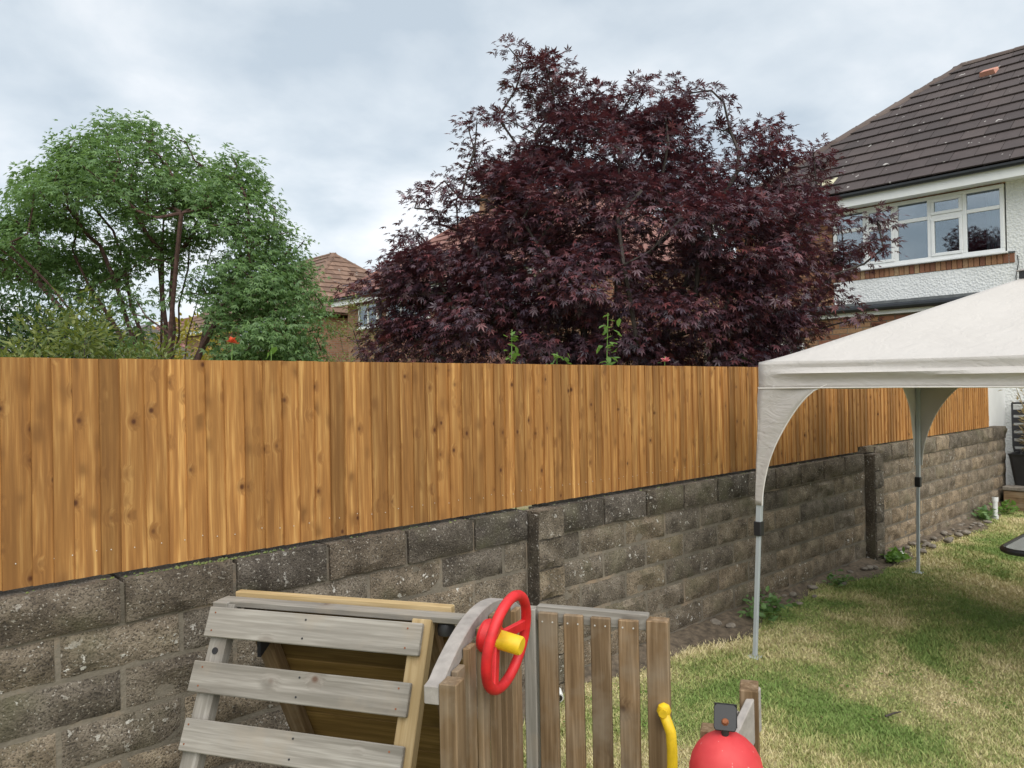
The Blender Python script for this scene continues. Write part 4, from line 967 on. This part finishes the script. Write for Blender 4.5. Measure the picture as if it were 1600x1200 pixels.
# ================================================================== TABLE UNDER THE GAZEBO
tb = thing('patio_table', 'dark glass-topped patio table with rounded corner under the gazebo', 'table', (5.95, .75, 0))
def rrect(x0, y0, x1, y1, r, n=8):
    o = []
    for cx_, cy_, a0 in ((x1 - r, y1 - r, 0), (x0 + r, y1 - r, 90), (x0 + r, y0 + r, 180), (x1 - r, y0 + r, 270)):
        for k in range(n + 1): a = R_(a0 + 90 * k / n); o.append((cx_ + r * math.cos(a), cy_ + r * math.sin(a)))
    return o
O_ = ((0, 0, 0), (1, 0, 0), (0, 1, 0))
MB().prism(rrect(5.30, .05, 6.75, 1.38, .12), ((0, 0, .715), (1, 0, 0), (0, 1, 0)), .008).build('glass_top', M['tabletop'], tb)
rim = rrect(5.285, .035, 6.765, 1.395, .13)
MB().tube([(a, b, .712) for a, b in rim] + [(rim[0][0], rim[0][1], .712)], .018, 8).build('rim', M['tablemetal'], tb, smooth=True)
for a, b in ((5.42, .17), (6.63, .17), (5.42, 1.25), (6.63, 1.25)):
    MB().tube([(a, b, .71), (a, b, .3), (a + (.03 if a > 6 else -.03), b, .002)], .016, 8).build('leg', M['tablemetal'], tb, smooth=True)

# ================================================================== WOODEN PLAY FRAME (A-FRAME LADDER)
a_ = Vector((.475, -.880, 0)).normalized(); b_ = Vector((.880, .475, 0)).normalized(); UP = Vector((0, 0, 1))
S1 = Vector((1.191, 2.853, .95))
af = thing('wooden_climbing_frame', 'weathered grey wooden A-frame with slats on its sloping side, in front of the wall', 'climbing frame', tuple(S1 + a_ * .42 - UP * .95))
sdv = (-b_ * .40 - UP * .93).normalized(); sn = a_.cross(sdv).normalized()      # down the front slope, and its normal
if sn.dot(b_) > 0: sn = -sn
LEN = .845; lenS = .95 / abs(sdv.z)
for i in range(5):
    c = S1 + sdv * (.058 + .187 * i) + sn * .012
    ext = (.0, .012, -.01, .006, 0)[i]
    sl_ = plank('slat', c - a_ * (.0 + ext), c + a_ * (LEN + (.0, -.012, -.004, .01, 0)[i]), .104, .020, sdv, M['grey_wood'], af)
    for u_ in (.03, LEN * .48 + .02 * i, LEN - .05):
        for s_ in (-.032, .030):
            p = c + a_ * u_ + sdv * s_ + sn * .0105
            scr = MB().tube([p - sn * .003, p + sn * .001], .0038 if .1 < u_ < .6 else .0032, 6); scr.build('screw', M['black' if .1 < u_ < .6 else 'rust'], sl_)
for u_, mt in ((.05, 'grey_wood'), (LEN - .015, 'new_wood')):
    p0 = S1 + a_ * u_ - sn * .022 - UP * .0; r_ = plank('front_rail', p0 - sdv * .01, p0 + sdv * (lenS - .03), .07, .044, a_, M[mt], af)
    if mt == 'grey_wood':
        p = p0 + sdv * .155 + sn * .021
        MB().tube([p - sn * .004, p + sn * .004], .012, 12).build('bolt_cap', M['black'], r_)
rdv = (b_ * .46 - UP * .9).normalized(); rn = a_.cross(rdv).normalized()
if rn.dot(b_) < 0: rn = -rn
RB = S1 + b_ * .07 - UP * .015; lenR = (RB.z - .01) / abs(rdv.z)
for u_ in (.12, LEN - .03):
    p0 = RB + a_ * u_; plank('rear_rail', p0, p0 + rdv * lenR, .075, .044, a_, M['brown_wood'], af)
for i in range(6):
    c = RB + rdv * (.06 + .145 * i) + rn * .034; plank('panel_board', c + a_ * .10, c + a_ * (LEN + .05), .143, .018, rdv, M['board_wood'], af)
tp = S1 + b_ * .045 + UP * .006; plank('top_board', tp + a_ * .0, tp + a_ * (LEN + .12), .062, .022, b_, M['grey_wood'], af)
tp = S1 + b_ * .012 + UP * .0 ; plank('top_block', tp - a_ * .002, tp + a_ * .06, .04, .03, b_, M['grey_wood'], af)
tp = S1 + b_ * .098 + UP * .018; plank('top_batten', tp + a_ * .03, tp + a_ * (LEN + .06), .036, .03, b_, M['new_wood'], af)
tp = S1 + b_ * .16 - UP * .36; plank('cross_brace', S1 - UP * .80 - b_ * .30 + a_ * .10, S1 - UP * .80 + b_ * .40 + a_ * .14, .07, .03, UP, M['grey_wood'], af)
p = S1 + a_ * .16 - UP * .115 + b_ * .03
MB().add([tuple(p), tuple(p + a_ * .01 + b_ * .10), tuple(p - UP * .07 + a_ * .0), tuple(p + a_ * .015), tuple(p + a_ * .025 + b_ * .10), tuple(p - UP * .07 + a_ * .015)], [(0, 1, 2), (3, 5, 4), (0, 3, 4, 1), (1, 4, 5, 2), (2, 5, 3, 0)]).build('bracket', M['black'], af)
p = S1 + a_ * (LEN + .055) + b_ * .05 - UP * .03
MB().lathe([(.03, -.02), (.032, .0), (.026, .018), (.012, .026)], tuple(p), 14).build('bolt_cap', M['black'], af, smooth=True)

# ================================================================== WOODEN PLAY CAB
O = Vector((1.946, 1.963, 0))
pc = thing('wooden_play_cab', 'wooden play cab with slatted sides, red steering wheel and yellow grab handle', 'play cab', tuple(O))
def cab(a, b, z): return O + a_ * a + b_ * b + UP * z
# far side panel
plank('corner_post', cab(0, 0, .01), cab(0, 0, .955), .042, .05, a_, M['grey_wood'], pc)
for k, a in enumerate((.065, .155, .250, .345)):
    s_ = plank('slat', cab(a, -.012, .02), cab(a, -.012, .945 - .002 * k), .068, .020, a_, M['brown_wood'], pc)
    for q in (-.018, .018):
        p = cab(a + q, -.0225, .915); MB().tube([p, p - b_ * .0015], .003, 6).build('screw', M['nail'], s_)
plank('top_rail', cab(.02, .016, .935), cab(.41, .016, .93), .055, .034, UP, M['grey_wood'], pc)
plank('lower_rail', cab(.02, .016, .2), cab(.41, .016, .2), .06, .034, UP, M['brown_wood'], pc)
plank('end_post', cab(.442, .0, .01), cab(.442, .0, .945), .072, .055, a_, M['brown_wood'], pc)
# dash: arched board on the outside, pickets on the cab side
DL = .72
def arc_z(s): return .950 + .108 * math.sin(math.pi * min(1, max(0, s))) ** .85 - .005 * s
ab = MB(); n = 24; v = []
for i in range(n + 1):
    s = i / n * 1.035; q = cab(-.03, -DL * s, 0); zt = arc_z(s)
    for d in (0, -.045):
        for zz in (zt, zt - .05): v.append(q + a_ * d + UP * zz)
f = []
for i in range(n): o_ = 4 * i; f += [(o_, o_ + 4, o_ + 5, o_ + 1), (o_ + 2, o_ + 3, o_ + 7, o_ + 6), (o_, o_ + 2, o_ + 6, o_ + 4), (o_ + 1, o_ + 5, o_ + 7, o_ + 3)]
f += [(0, 1, 3, 2), (4 * n, 4 * n + 2, 4 * n + 3, 4 * n + 1)]
ab.add(v, f).build('arched_board', M['pale_arc'], pc, bevel=.003)
plank('near_post', cab(-.005, -DL, .01), cab(-.005, -DL, .955), .06, .05, b_, M['brown_wood'], pc)
for k, s in enumerate((.17, .32, .47, .62, .77, .89)):
    plank('picket', cab(-.018, -DL * s, .02), cab(-.018, -DL * s, arc_z(s) - .028), .058, .020, b_, M['brown_wood' if k % 2 else 'brown_wood'], pc)
plank('dash_rail', cab(-.046, -.02, .25), cab(-.046, -DL + .02, .25), .06, .03, UP, M['brown_wood'], pc)
# steering wheel
wc = cab(.068, -.47, .985); wn_ = (a_ * 1.0 - b_ * .10 - UP * .17).normalized(); wx = wn_.cross(UP).normalized(); wz = wx.cross(wn_).normalized()
if wz.z < 0: wz = -wz
RWH = .136
def ringp(r, an, d=0): return wc + (wx * math.cos(an) + wz * math.sin(an)) * r + wn_ * d
sw = MB(); nn_ = 40; mm_ = 10; v = []
for i in range(nn_):
    an = 6.28319 * i / nn_; c = ringp(RWH, an); rd = (c - wc).normalized()
    for j in range(mm_): t_ = 6.28319 * j / mm_; v.append(c + rd * math.cos(t_) * .0155 + wn_ * math.sin(t_) * .0155)
sw.add(v, [(i * mm_ + j, ((i + 1) % nn_) * mm_ + j, ((i + 1) % nn_) * mm_ + (j + 1) % mm_, i * mm_ + (j + 1) % mm_) for i in range(nn_) for j in range(mm_)])
swo = sw.build('steering_wheel', M['red'], pc, smooth=True)
for an in (R_(172), R_(292), R_(52)):
    p0, p1 = ringp(.02, an, -.03), ringp(RWH - .004, an, 0); plank('spoke', p0, p1, .034, .014, wx * -math.sin(an) + wz * math.cos(an), M['red'], swo, .003)
MB().tube([wc - wn_ * .08, wc - wn_ * .07, wc - wn_ * .045, wc - wn_ * .028], [.045, .05, .042, .036], 20).build('wheel_mount', M['red'], swo, smooth=True)
MB().tube([wc - wn_ * .03, wc + wn_ * .042, wc + wn_ * .047], [.028, .0275, .024], 22).build('hub', M['yellow'], swo, smooth=True)
# yellow grab handle on the end post
hp = [cab(.462, -.028, .655), cab(.463, -.048, .648), cab(.474, -.062, .630), cab(.486, -.068, .600), cab(.489, -.070, .55), cab(.489, -.070, .50), cab(.486, -.068, .455), cab(.474, -.062, .425), cab(.463, -.045, .41), cab(.462, -.028, .40)]
gh = MB().tube(hp, .0175, 12).build('grab_handle', M['yellow'], pc, smooth=True)
for z in (.66, .40):
    c = cab(.462, -.045, z); k = MB().lathe([(.004, -.025), (.018, -.017), (.024, 0), (.018, .017), (.004, .025)], tuple(c), 14); k.build('mount', M['yellow'], gh, smooth=True)
    MB().tube([c - b_ * .020, c - b_ * .028], .014, 12).build('screw_cap', M['yellow'], gh, smooth=True)
# rear low panel: post, sloped board with a scalloped underside, pickets with rounded tops
plank('rear_post', cab(.74, -.36, .01), cab(.74, -.36, .885), .085, .05, b_, M['brown_wood'], pc)
q0 = cab(.772, -.345, 0)
poly = [(0, .878), (.05, .868), (.27, .79), (.27, .72), (.22, .66), (.17, .625), (.12, .67), (.08, .735), (.03, .755), (0, .755)]
dr = (-b_ * .95 - a_ * .30).normalized()
MB().prism(poly, (q0, dr, UP), .022).build('scalloped_board', M['pale_arc'], pc, bevel=.003)
for b in (-.44, -.52, -.60):
    zt = .84 + (b + .44) * .35; bm_ = MB(); pr = [(-.028, .02), (.028, .02), (.028, zt - .025)] + [(.028 * math.cos(R_(t_)), zt - .025 + .025 * math.sin(R_(t_))) for t_ in (30, 60, 90, 120, 150)] + [(-.028, zt - .025)]
    bm_.prism(pr, (cab(.735 - .3 * (-.36 - b), b, 0), dr, UP), .02).build('picket', M['pale_arc'], pc, bevel=.002)
plank('bell_post', cab(.655, -.665, .01), cab(.655, -.665, .885), .05, .045, b_, M['brown_wood'], pc)
# --- red bell on a black bracket
bc = cab(.695, -.735, .815)
bl = thing('red_bell', 'round red plastic bell hung from a black bolted bracket at the play cab', 'bell', tuple(bc - UP * .09))
prof = [(.0, .092), (.016, .091), (.034, .084), (.052, .072), (.068, .055), (.079, .034), (.085, .010), (.0865, -.012), (.084, -.034), (.076, -.056), (.062, -.074), (.044, -.086), (.02, -.091), (.0, -.092)]
MB().lathe([(max(r, .0005), z) for r, z in prof], tuple(bc), 36).build('bell_body', M['faded_red'], bl, smooth=True)
tpz = bc + UP * .098
br = MB(); v = []
def bp(x, y, z): return tpz + a_ * x + b_ * y + UP * z
for (y0_, z0_, y1_, z1_) in ((-.018, .002, .012, .034), ):
    pass
poly = [(-.026, .0), (-.022, -.008), (.022, -.008), (.026, .0), (.026, .045), (.020, .052), (-.020, .052), (-.026, .045)]
tl = (UP * .75 + b_ * .55).normalized()
br.prism(poly, (bp(0, -.012, .008), a_, tl), .005)
br.build('bracket', M['black'], bl, bevel=.0015)
MB().box((-.024, 0, 0), (.024, .05, .004)).v
bx2 = MB(); e0 = bp(0, .028, .05)
bx2.prism([(-.026, 0), (.026, 0), (.026, -.055), (-.026, -.055)], (e0, a_, UP), .005); bx2.build('bracket_back', M['black'], bl)
MB().tube([bp(0, -.012, .004), bp(0, -.012, -.012)], .009, 10).build('stud', M['black'], bl)
p = bp(0, -.012, .008) + tl * .012; nrm_ = a_.cross(tl).normalized(); nrm_ = -nrm_ if nrm_.dot(b_) > 0 else nrm_
MB().tube([p, p + nrm_ * .005, p + nrm_ * .012], [.009, .009, .0055], 8).build('bolt', M['rust'], bl)

# ================================================================== SMALL THINGS ALONG THE WALL
def pipe(label, pts, r, parts=True, group=None):
    t_ = thing('plastic_pipe', label, 'pipe', tuple(pts[0])); MB().tube(pts, r, 14).build('tube', M['pipe'], t_, smooth=True)
    a, b = Vector(pts[-2]), Vector(pts[-1]); d = (b - a).normalized(); MB().tube([b - d * .05, b + d * .006], r * 1.22, 14).build('socket', M['pipe'], t_, smooth=True)
    MB().tube([b + d * .0065, b + d * .008], r * .9, 12).build('bore', M['black'], t_); return t_
pipe('short white plastic pipe lying at the foot of the wall by the second pillar', [(7.80, 3.00, .045), (8.03, 2.94, .045)], .026)
vp = pipe('upright white plastic pipe at the far end of the wall', [(11.05, 2.93, .0), (11.05, 2.93, .10), (11.06, 2.93, .27)], .030)
MB().tube([(11.05, 2.93, 0), (11.05, 2.93, .05)], .038, 14).build('collar', M['pipe'], vp)
pipe('white plastic pipe end behind the play cab slats', [(3.18, 3.05, .10), (3.10, 2.93, .05)], .024)
for i in range(46):
    x = random.choice([random.uniform(4.4, 7.5), random.uniform(7.9, 11.5), random.uniform(8.0, 10.6)]); y = random.uniform(2.84, 3.06); r = random.uniform(.014, .045)
    me = bpy.data.meshes.new('stone'); bm = bmesh.new(); bmesh.ops.create_icosphere(bm, subdivisions=2, radius=r)
    ph = [random.uniform(0, 6) for _ in range(3)]
    for q in bm.verts:
        k = 1 + .22 * math.sin(q.co.x / r * 2.1 + ph[0]) * math.sin(q.co.y / r * 1.9 + ph[1]) + random.uniform(-.06, .06); q.co = Vector((q.co.x * k * 1.3, q.co.y * k, q.co.z * k * .6))
    bm.to_mesh(me); bm.free()
    o = mesh_obj('stone', me, M['stone'], None, Matrix.Translation((x, y, .03 + r * .3)) @ Matrix.Rotation(random.uniform(0, 6), 4, 'Z')); tag(o, 'small loose stone on the bare soil at the foot of the wall', 'stone', 'loose stones along the wall foot')
def weed(label, c, n, size, spread, mat):
    t_ = thing('weed', label, 'weed', c); b = np.array(c); st = MB()
    for k in range(6): a = 6.28 * k / 6; st.tube([tuple(b), tuple(b + np.array((math.cos(a) * spread * .7, math.sin(a) * spread * .7, spread * .5)))], .003, 4)
    st.build('stem', M['fresh_leaf'], t_)
    C = b + rng.normal(0, 1, (n, 3)) * np.array((spread, spread * .6, spread * .3)) * .6 + np.array((0, 0, spread * .35)); C[:, 2] = np.maximum(C[:, 2], .015); D = rng.normal(0, 1, (n, 3)); D[:, 2] = np.abs(D[:, 2]) * .6
    me = leaves_mesh('foliage', C, D, size * rng.uniform(.7, 1.3, n), *OVAL); w_ = WM[t_.name]; me.transform(w_.inverted()); o = mesh_obj('foliage', me, mat, t_, w_); o['kind'] = 'stuff'
weed('bushy green weed at the wall foot left of the near gazebo leg', (5.30, 2.90, .02), 130, .06, .20, M['green_leaf'])
weed('leafy weed at the foot of the second wall pillar', (7.78, 2.90, .02), 80, .07, .13, M['fresh_leaf'])
weed('weed growing beside the upright white pipe', (10.85, 3.0, .02), 80, .07, .17, M['green_leaf'])
weed('weed at the far end of the wall by the raised bed', (11.6, 2.95, .02), 70, .07, .16, M['fresh_leaf'])
weed('low weed on the soil between gazebo leg and pillar', (6.55, 2.92, .02), 50, .055, .12, M['green_leaf'])

# raised bed, planter and leaning chair at the far end
rb = thing('raised_bed', 'low raised bed with stone edging at the far end of the wall', 'raised bed', (12.4, 2.3, 0))
for k in range(4): plank('edging_sleeper', (11.97, 3.06 - .62 * k, .13), (11.97, 3.06 - .62 * k - .61, .13), .26, .10, UP, M['brown_wood'], rb, .008)
MB().box((12.02, .6, 0), (12.88, 3.08, .27)).build('fill', M['soil'], rb)
for k in range(4): MB().box((11.90, 3.07 - .62 * k - .60, .265), (12.12, 3.07 - .62 * k, .315)).build('edging_slab', M['stone'], rb, bevel=.008)
pp = thing('planter_pot', 'black planter holding a dried plant, at the end of the wall', 'planter', (12.33, 2.76, .32))
v = []
for z, s in ((.32, .22), (.70, .27), (.74, .285), (.74, .255), (.66, .25)): v += [(12.33 + a * s, 2.76 + b * s, z) for a, b in rrect(-1, -1, 1, 1, .18, 3)]
k = 16; f = [(r * k + i, r * k + (i + 1) % k, (r + 1) * k + (i + 1) % k, (r + 1) * k + i) for r in range(4) for i in range(k)] + [tuple(range(k - 1, -1, -1)), tuple(4 * k + i for i in range(k))]
MB().add(v, f).build('pot', M['black'], pp)
dp = thing('dried_plant', 'dry straw-coloured plant in the black planter', 'plant', (12.33, 2.80, .66))
st = MB(); tipsp = []
for k in range(9):
    a = random.uniform(0, 6.28); r = random.uniform(.1, .32); h = random.uniform(.55, 1.1); p = [Vector((12.33, 2.80, .66)) + Vector((math.cos(a) * r * s * s, math.sin(a) * r * s * s, h * s)) for s in (0, .3, .6, 1)]; st.tube(p, [.012, .009, .007, .003], 5); tipsp += [p[2], p[3], p[1]]
st.build('stem', M['dry_leaf'], dp)
cluster_leaves('foliage', np.array([tuple(p) for p in tipsp]), 16, .12, .10, lanc, M['dry_leaf'], dp, (12.33, 2.8, .8), .2)
fc = thing('folded_chair', 'folded black garden chair leaning on the white wall behind the planter', 'chair', (12.55, 3.0, .32))
for y in (3.13, 2.72):
    MB().tube([(12.62, y - .12, .32), (12.74, y, .8), (12.84, y + .03, 1.40)], .014, 8).build('frame_tube', M['black'], fc, smooth=True)
for i in range(8): z = .5 + .11 * i; xx = 12.66 + .175 * (z - .42); plank('slat', (xx, 2.70 + .08 * (z - .5), z), (xx, 3.10 + .08 * (z - .5), z), .075, .012, (.2, 0, 1), M['black'], fc, .002)
MB().tube([(12.84, 2.75, 1.40), (12.84, 3.16, 1.40)], .014, 8).build('top_tube', M['black'], fc)

# ================================================================== GRASS
def grass():
    n = 420000
    # area in front of the camera, denser where it is near
    t_ = 2.2 + 10.5 * rng.random(n) ** 1.25; s = rng.uniform(-.10, .80, n)
    X = .691 * t_ + .723 * s * t_; Yy = .723 * t_ - .690 * s * t_
    edge = 2.96 + .09 * np.sin(X * 2.3) + .06 * np.sin(X * 5.9 + 1) + rng.normal(0, .03, n)
    k = (Yy < edge) & (X < 11.9); X, Yy, t_ = X[k], Yy[k], t_[k]; n = len(X)
    h = rng.uniform(.007, .019, n) * (1 + .35 * np.sin(X * 3.1) * np.sin(Yy * 2.7)) * (1 + .06 * t_)
    a = rng.uniform(0, 6.283, n); wd = .0011 + .0006 * t_; lean = rng.uniform(.2, 1.3, n) * h; la = rng.uniform(0, 6.283, n)
    V = np.empty((n, 3, 3), np.float32)
    V[:, 0] = np.stack([X - np.cos(a) * wd, Yy - np.sin(a) * wd, np.zeros(n)], 1); V[:, 1] = np.stack([X + np.cos(a) * wd, Yy + np.sin(a) * wd, np.zeros(n)], 1)
    V[:, 2] = np.stack([X + np.cos(la) * lean, Yy + np.sin(la) * lean, h], 1)
    me = mesh_np('grass', V.reshape(-1, 3), np.arange(3 * n).reshape(-1, 3)); o = mesh_obj('grass', me, M['blade']); o['kind'] = 'stuff'
    o['label'] = 'short patchy dry and green grass of the lawn'; o['category'] = 'grass'
grass()
n = 260; t_ = 2.4 + 8 * rng.random(n); s_ = rng.uniform(-.02, .68, n)
C = np.stack([.691 * t_ + .723 * s_ * t_, .723 * t_ - .690 * s_ * t_, rng.uniform(.012, .02, n)], 1); C = C[C[:, 1] < 2.95]; n = len(C)
D = rng.normal(0, 1, (n, 3)); D[:, 2] *= .12
o = mesh_obj('leaf_litter', leaves_mesh('leaf_litter', C, D, rng.uniform(.012, .03, n), *OVAL), M['dry_leaf']); o['kind'] = 'stuff'; o['label'] = 'scattered dry leaf litter on the lawn'; o['category'] = 'leaf litter'
C = np.stack([.691 * t_ + .723 * s_ * t_, .723 * t_ - .690 * s_ * t_, rng.uniform(.008, .018, 260)], 1); k_ = np.sin(C[:, 0] * 2.2 + 1) * np.sin(C[:, 1] * 2.9) > .35; C = np.repeat(C[(C[:, 1] < 2.9) & k_], 14, axis=0); C = C + rng.normal(0, .035, C.shape) * np.array((1, 1, .1)); n = len(C)
D = rng.normal(0, 1, (n, 3)); D[:, 2] *= .15
o = mesh_obj('clover', leaves_mesh('clover', C, D, rng.uniform(.012, .022, n), *OVAL), M['fresh_leaf']); o['kind'] = 'stuff'; o['label'] = 'patches of low green clover in the lawn'; o['category'] = 'clover'
for i, (x, y, l) in enumerate([(3.05, .95, 'dry fallen leaf on the lawn right of the red bell'), (4.1, 1.6, 'dark twig lying on the lawn beyond the gazebo leg')]):
    t_ = MB(); p = Vector((x, y, .03))
    if i == 0:
        me = leaves_mesh('fallen_leaf', np.array([tuple(p)]), np.array([[.6, .5, .15]]), np.array([.09]), *OVAL); o = mesh_obj('fallen_leaf', me, M['dry_leaf'])
    else: o = t_.tube([p, p + Vector((.05, -.03, .012)), p + Vector((.11, -.035, .0))], [.006, .005, .003], 6).build('twig', M['mbark'])
    tag(o, l, 'leaf' if i == 0 else 'twig')
